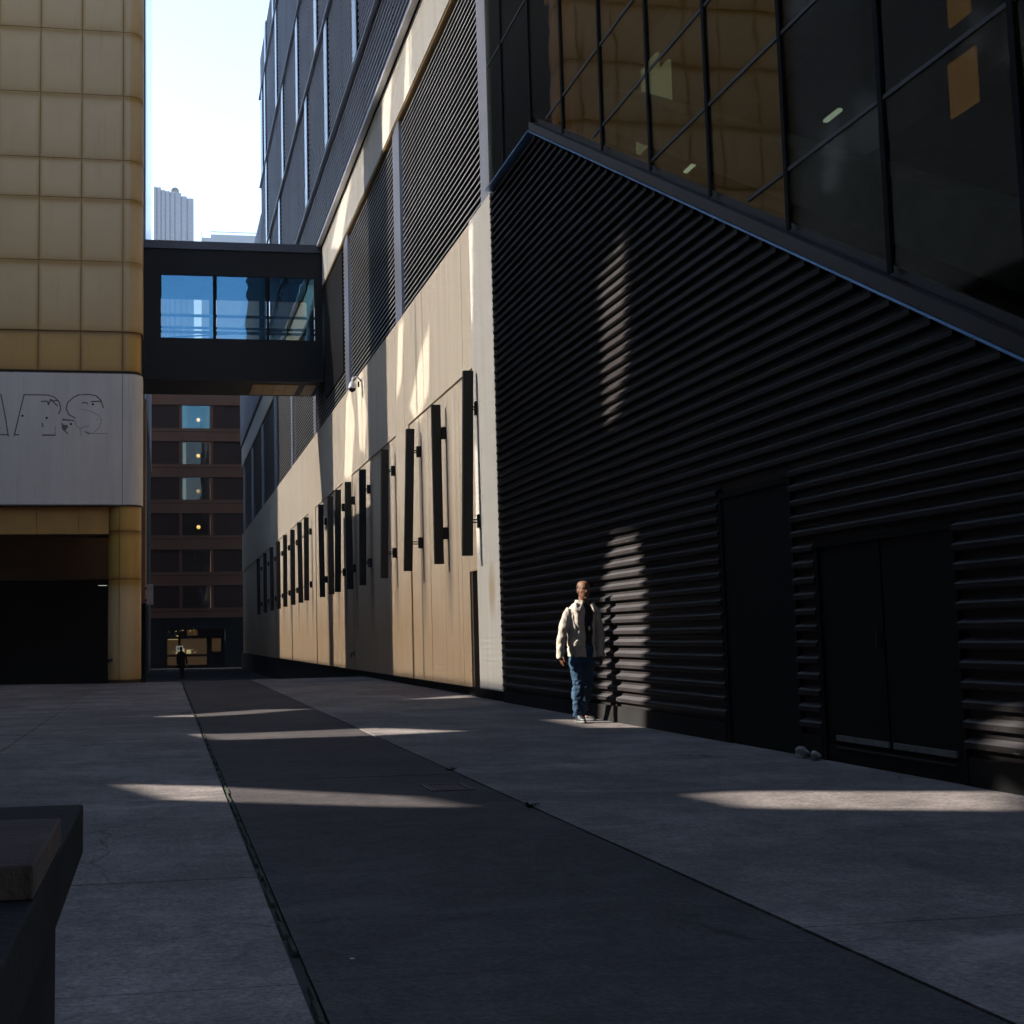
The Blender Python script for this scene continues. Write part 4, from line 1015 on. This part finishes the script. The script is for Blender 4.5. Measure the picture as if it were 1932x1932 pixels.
def make_person(loc, rz, label, dark=False):
    t_ = empty('person', loc, label, 'person', None, rz)
    sk, ja, je, sh = (skin_.m, cloth.m, denim.m, blackc)
    if dark: sk = ja = je = blackc
    # body: head, neck, torso, arms, legs, hands in one surface
    bm = bmesh.new()
    hx, hy, hz = .045, -.015, 1.655
    loft_bm(bm, [(hx + .0, hy - .028, hz - .118, .022, .025), (hx, hy - .022, hz - .105, .042, .050), (hx, hy - .012, hz - .075, .058, .078), (hx, hy - .004, hz - .035, .067, .093), (hx, hy, hz + .01, .073, .098), (hx, hy + .004, hz + .05, .076, .100),
                 (hx, hy + .006, hz + .085, .070, .091), (hx, hy + .008, hz + .107, .052, .068), (hx, hy + .008, hz + .118, .025, .034)], 24)
    fy = hy - .096
    ball_bm(bm, (hx, fy + .004, hz - .022), .014, (1.0, 1.3, 1.0)); limb_bm(bm, [(hx, fy + .012, hz + .022, .009), (hx, fy + .002, hz - .004, .011), (hx, fy - .006, hz - .022, .013)], 10)   # nose
    ball_bm(bm, (hx - .013, fy + .010, hz - .025), .009); ball_bm(bm, (hx + .013, fy + .010, hz - .025), .009)
    ball_bm(bm, (hx - .03, fy + .022, hz + .027), .018, (1.6, .8, .55)); ball_bm(bm, (hx + .03, fy + .022, hz + .027), .018, (1.6, .8, .55))           # brow
    ball_bm(bm, (hx, fy + .016, hz - .054), .016, (1.6, .75, .36)); ball_bm(bm, (hx, fy + .018, hz - .065), .015, (1.4, .75, .42))                      # lips
    ball_bm(bm, (hx, fy + .022, hz - .098), .020, (1.1, .9, .8))                                                                                    # chin
    ball_bm(bm, (hx - .045, fy + .045, hz - .015), .022, (1, 1, .9)); ball_bm(bm, (hx + .045, fy + .045, hz - .015), .022, (1, 1, .9))                  # cheeks
    for sx in (-1, 1): ball_bm(bm, (hx + sx * .077, hy + .006, hz - .012), .020, (.4, .85, 1.5)); 
    loft_bm(bm, [(.02, .012, 1.40, .075, .065), (.03, .008, 1.47, .060, .060), (.038, .004, 1.53, .055, .058), (.042, 0, 1.58, .054, .060)], 16)
    loft_bm(bm, [(0.0, 0, .80, .13, .08), (0, 0, .90, .140, .085), (0, 0, 1.05, .13, .08), (.01, 0, 1.25, .17, .105), (.015, .005, 1.36, .185, .10), (.02, .01, 1.43, .13, .08), (.02, .01, 1.46, .07, .06)], 20)
    armL = [(-.17, .01, 1.385, .055), (-.215, .0, 1.25, .050), (-.255, -.005, 1.12, .042), (-.285, -.03, .98, .036), (-.305, -.05, .88, .027)]
    armR = [(.20, .01, 1.385, .055), (.245, .02, 1.25, .050), (.27, .03, 1.12, .042), (.262, .01, .98, .036), (.255, -.01, .87, .027)]
    limb_bm(bm, armL); limb_bm(bm, armR)
    hand_bm(bm, (-.308, -.055, .855), 1, 1.0); hand_bm(bm, (.254, -.012, .845), -1, 1.0)
    legL = [(-.070, 0, .84, .066), (-.083, -.03, .66, .060), (-.088, -.06, .48, .056), (-.088, -.04, .36, .055), (-.092, -.035, .20, .042), (-.090, -.05, .07, .038)]
    legR = [(.07, 0, .84, .066), (.075, .03, .66, .060), (.070, .035, .48, .052), (.090, .13, .36, .050), (.112, .235, .20, .036), (.130, .300, .10, .028)]
    limb_bm(bm, legL); limb_bm(bm, legR)
    ball_bm(bm, (-.085, -.10, .045), .04, (.9, 2.2, .75)); ball_bm(bm, (.155, .27, .05), .04, (1.0, 2.1, .75))
    remeshed('body', bm, sk, t_, .0062)
    # eyes
    m = MB()
    for sx in (-1, 1):
        q = lathe([(.001, -.011), (.008, -.007), (.011, 0), (.008, .007), (.001, .011)], 12, hx + sx * .031, fy + .0235); i = len(m.v)
        m.v += [(x, y, z + hz + .008) for x, y, z in q.v]; m.f += [tuple(i + k for k in f_) for f_ in q.f]
    m.build('eyes', 'dark', t_, smooth=True)
    # short dark hair round the back and sides
    bm = bmesh.new()
    loft_bm(bm, [(hx, hy + .016, hz - .03, .072, .090), (hx, hy + .017, hz + .01, .0765, .096), (hx, hy + .020, hz + .05, .078, .094), (hx, hy + .028, hz + .075, .070, .078)], 20)
    remeshed('hair', bm, blackc, t_, .008)
    # jeans
    bm = bmesh.new()
    loft_bm(bm, [(0, 0, .74, .16, .10), (0, 0, .80, .165, .115), (0, 0, .9, .165, .115), (0, 0, .97, .16, .11)], 20)
    g = 1.22
    limb_bm(bm, [(-.078, 0, .86, .098), (-.086, -.03, .66, .088), (-.090, -.062, .50, .076), (-.090, -.045, .36, .073), (-.094, -.04, .20, .069), (-.092, -.045, .085, .070), (-.092, -.045, .055, .066)], 18)
    limb_bm(bm, [(.080, 0, .86, .098), (.076, .03, .66, .088), (.072, .030, .50, .074), (.090, .125, .36, .070), (.112, .23, .20, .064), (.132, .295, .10, .068), (.136, .295, .055, .066)], 18)
    remeshed('jeans', bm, je, t_, .009, lambda c: folds(c, .017, 10, 12, 3) + (.005 * math.sin(c.z * 80 + c.x * 40 + 4 * mn.noise(c * 7)) if c.z < .22 or .44 < c.z < .52 else 0))
    # shirt
    bm = bmesh.new()
    loft_bm(bm, [(0.01, 0, .90, .150, .108), (0.01, 0, 1.05, .150, .105), (.01, 0, 1.25, .172, .112), (.015, .005, 1.36, .178, .106), (.02, .01, 1.44, .10, .082), (.035, .008, 1.49, .066, .068)], 20)
    remeshed('shirt', bm, sh, t_, .012)
    # open jacket: shell with a front opening, sleeves joined on
    bm = bmesh.new()
    rings = [(0.01, .0, .815, .188, .128), (.005, 0, .86, .190, .130), (.0, 0, .95, .184, .126), (.0, 0, 1.08, .178, .120), (.005, 0, 1.22, .188, .125), (.012, .003, 1.34, .198, .124), (.015, .006, 1.405, .186, .112), (.018, .010, 1.455, .150, .098), (.022, .012, 1.49, .098, .085), (.025, .012, 1.505, .082, .078)]
    n = 40; cols_ = []
    for ri, (x, y, z, rx, ry) in enumerate(rings):
        u = ri / (len(rings) - 1)
        a0 = R(-90 + 30 + 10 * u); a1 = R(270 - 0 - 14 * max(0, u - .5))     # opening between these angles, at the front
        row = []
        for layer in (0, -.014):
            vs = []
            for k in range(n + 1):
                a = a0 + (a1 - a0) * k / n; c, s_ = math.cos(a), math.sin(a)
                cx = math.copysign(abs(c) ** .85, c); sx = math.copysign(abs(s_) ** .9, s_)
                vs.append(bm.verts.new((x + (rx + layer) * cx, y + (ry + layer) * sx, z)))
            row.append(vs)
        cols_.append(row)
    for ra, rb in zip(cols_, cols_[1:]):
        for k in range(n):
            bm.faces.new((ra[0][k], ra[0][k + 1], rb[0][k + 1], rb[0][k])); bm.faces.new((ra[1][k + 1], ra[1][k], rb[1][k], rb[1][k + 1]))
        for k in (0, n): bm.faces.new((ra[0][k], rb[0][k], rb[1][k], ra[1][k]))
    for row in (cols_[0], cols_[-1]):
        for k in range(n): bm.faces.new((row[0][k], row[1][k], row[1][k + 1], row[0][k + 1]))
    limb_bm(bm, [(-.14, .008, 1.405, .058), (-.172, .005, 1.37, .062), (-.212, .0, 1.26, .062), (-.255, -.005, 1.12, .056), (-.292, -.03, .98, .052), (-.312, -.05, .87, .048), (-.315, -.052, .80, .050)], 18)
    limb_bm(bm, [(.17, .008, 1.405, .058), (.202, .01, 1.37, .062), (.240, .02, 1.26, .062), (.268, .03, 1.12, .056), (.266, .01, .98, .052), (.262, -.01, .87, .048), (.260, -.012, .81, .050)], 18)
    # collar flaps and pocket welt
    for sx, cx in ((-1, -.045), (1, .118)):
        i0 = [bm.verts.new(v) for v in ((cx - sx * .03, -.095, 1.475), (cx + sx * .055, -.06, 1.50), (cx + sx * .075, -.085, 1.42), (cx + sx * .01, -.132, 1.385))]
        i1 = [bm.verts.new(v.co + Vector((0, .016, -.004))) for v in i0]
        bm.faces.new(i0); bm.faces.new(i1[::-1])
        for k in range(4): bm.faces.new((i0[k], i0[(k + 1) % 4], i1[(k + 1) % 4], i1[k]))
    loft_bm(bm, [(.022, .02, 1.485, .086, .075), (.028, .015, 1.53, .080, .070), (.03, .02, 1.535, .074, .064), (.03, .02, 1.50, .07, .06)], 24)
    ball_bm(bm, (-.115, -.118, .965), .05, (1.1, .35, 1.25))
    def wr(c):
        w = folds(c, .017, 8, 6)
        if c.x < -.2 or c.x > .25: w += .003 * math.sin(c.z * 48 + c.y * 60 + 3 * mn.noise(c * 5)) * (1 if c.z < 1.0 else .3)
        else: w += .007 * math.sin(c.x * 60 + 2 * mn.noise(c * 6)) * max(0, min(1, (c.z - .95) * 4)) * (1 if c.y < 0 else .4)
        if .93 < c.z < .95 and abs(c.x) < .2: w -= .008
        return w
    remeshed('jacket', bm, ja, t_, .0085, wr)
    if not dark:
        m = MB().box(.045, .068, -.128, -.118, 1.15, 1.20); m.build('badge', 'steel', t_)
    # shoes
    for (x, y, ax, z0, nm) in ((-.088, -.075, -.03, 0, 'shoe'), (.150, .275, .5, 0.0, 'shoe')):
        c, s_ = math.cos(ax), math.sin(ax)
        def sb(prof):
            bm = bmesh.new()
            loft_bm(bm, prof, 20)
            for v in bm.verts: v.co = Vector((x + v.co.x * c - v.co.y * s_, y + v.co.x * s_ + v.co.y * c, v.co.z + z0))
            return bm
        o1 = remeshed(nm, sb([(0, -.01, .018, .047, .145), (0, -.01, .05, .046, .142), (0, .015, .075, .042, .105), (0, .045, .105, .042, .066), (0, .05, .13, .042, .060)]), shoe_m, t_, .006)
        o2 = remeshed('sole', sb([(0, -.01, .001, .048, .150), (0, -.01, .022, .052, .152), (0, -.01, .030, .050, .149)]), shoe_w, t_, .006)
        o2.parent = o1
    return t_
make_person((5.20, 15.34, 0), R(6), 'bald man in open beige jacket, black shirt and blue jeans beside the slatted wall')
make_person((.95, 72.0, -1.0), R(200), 'dark figure walking away at the far end of the alley before the lit shop front', dark=True)

# ------------------------------------------------------------------ faint city haze round everything
t = NT('air_haze'); t.t.nodes.remove(t.b); pv = t.n('ShaderNodeVolumePrincipled')
pv.inputs['Color'].default_value = (.78, .86, 1, 1); pv.inputs['Density'].default_value = .00022; pv.inputs['Anisotropy'].default_value = .2
t.l(pv.outputs[0], t.o.inputs['Volume'])
tag(MB().box(-1600, 1600, -90, 3100, -2, 152).build('haze', t.m), kind='stuff')
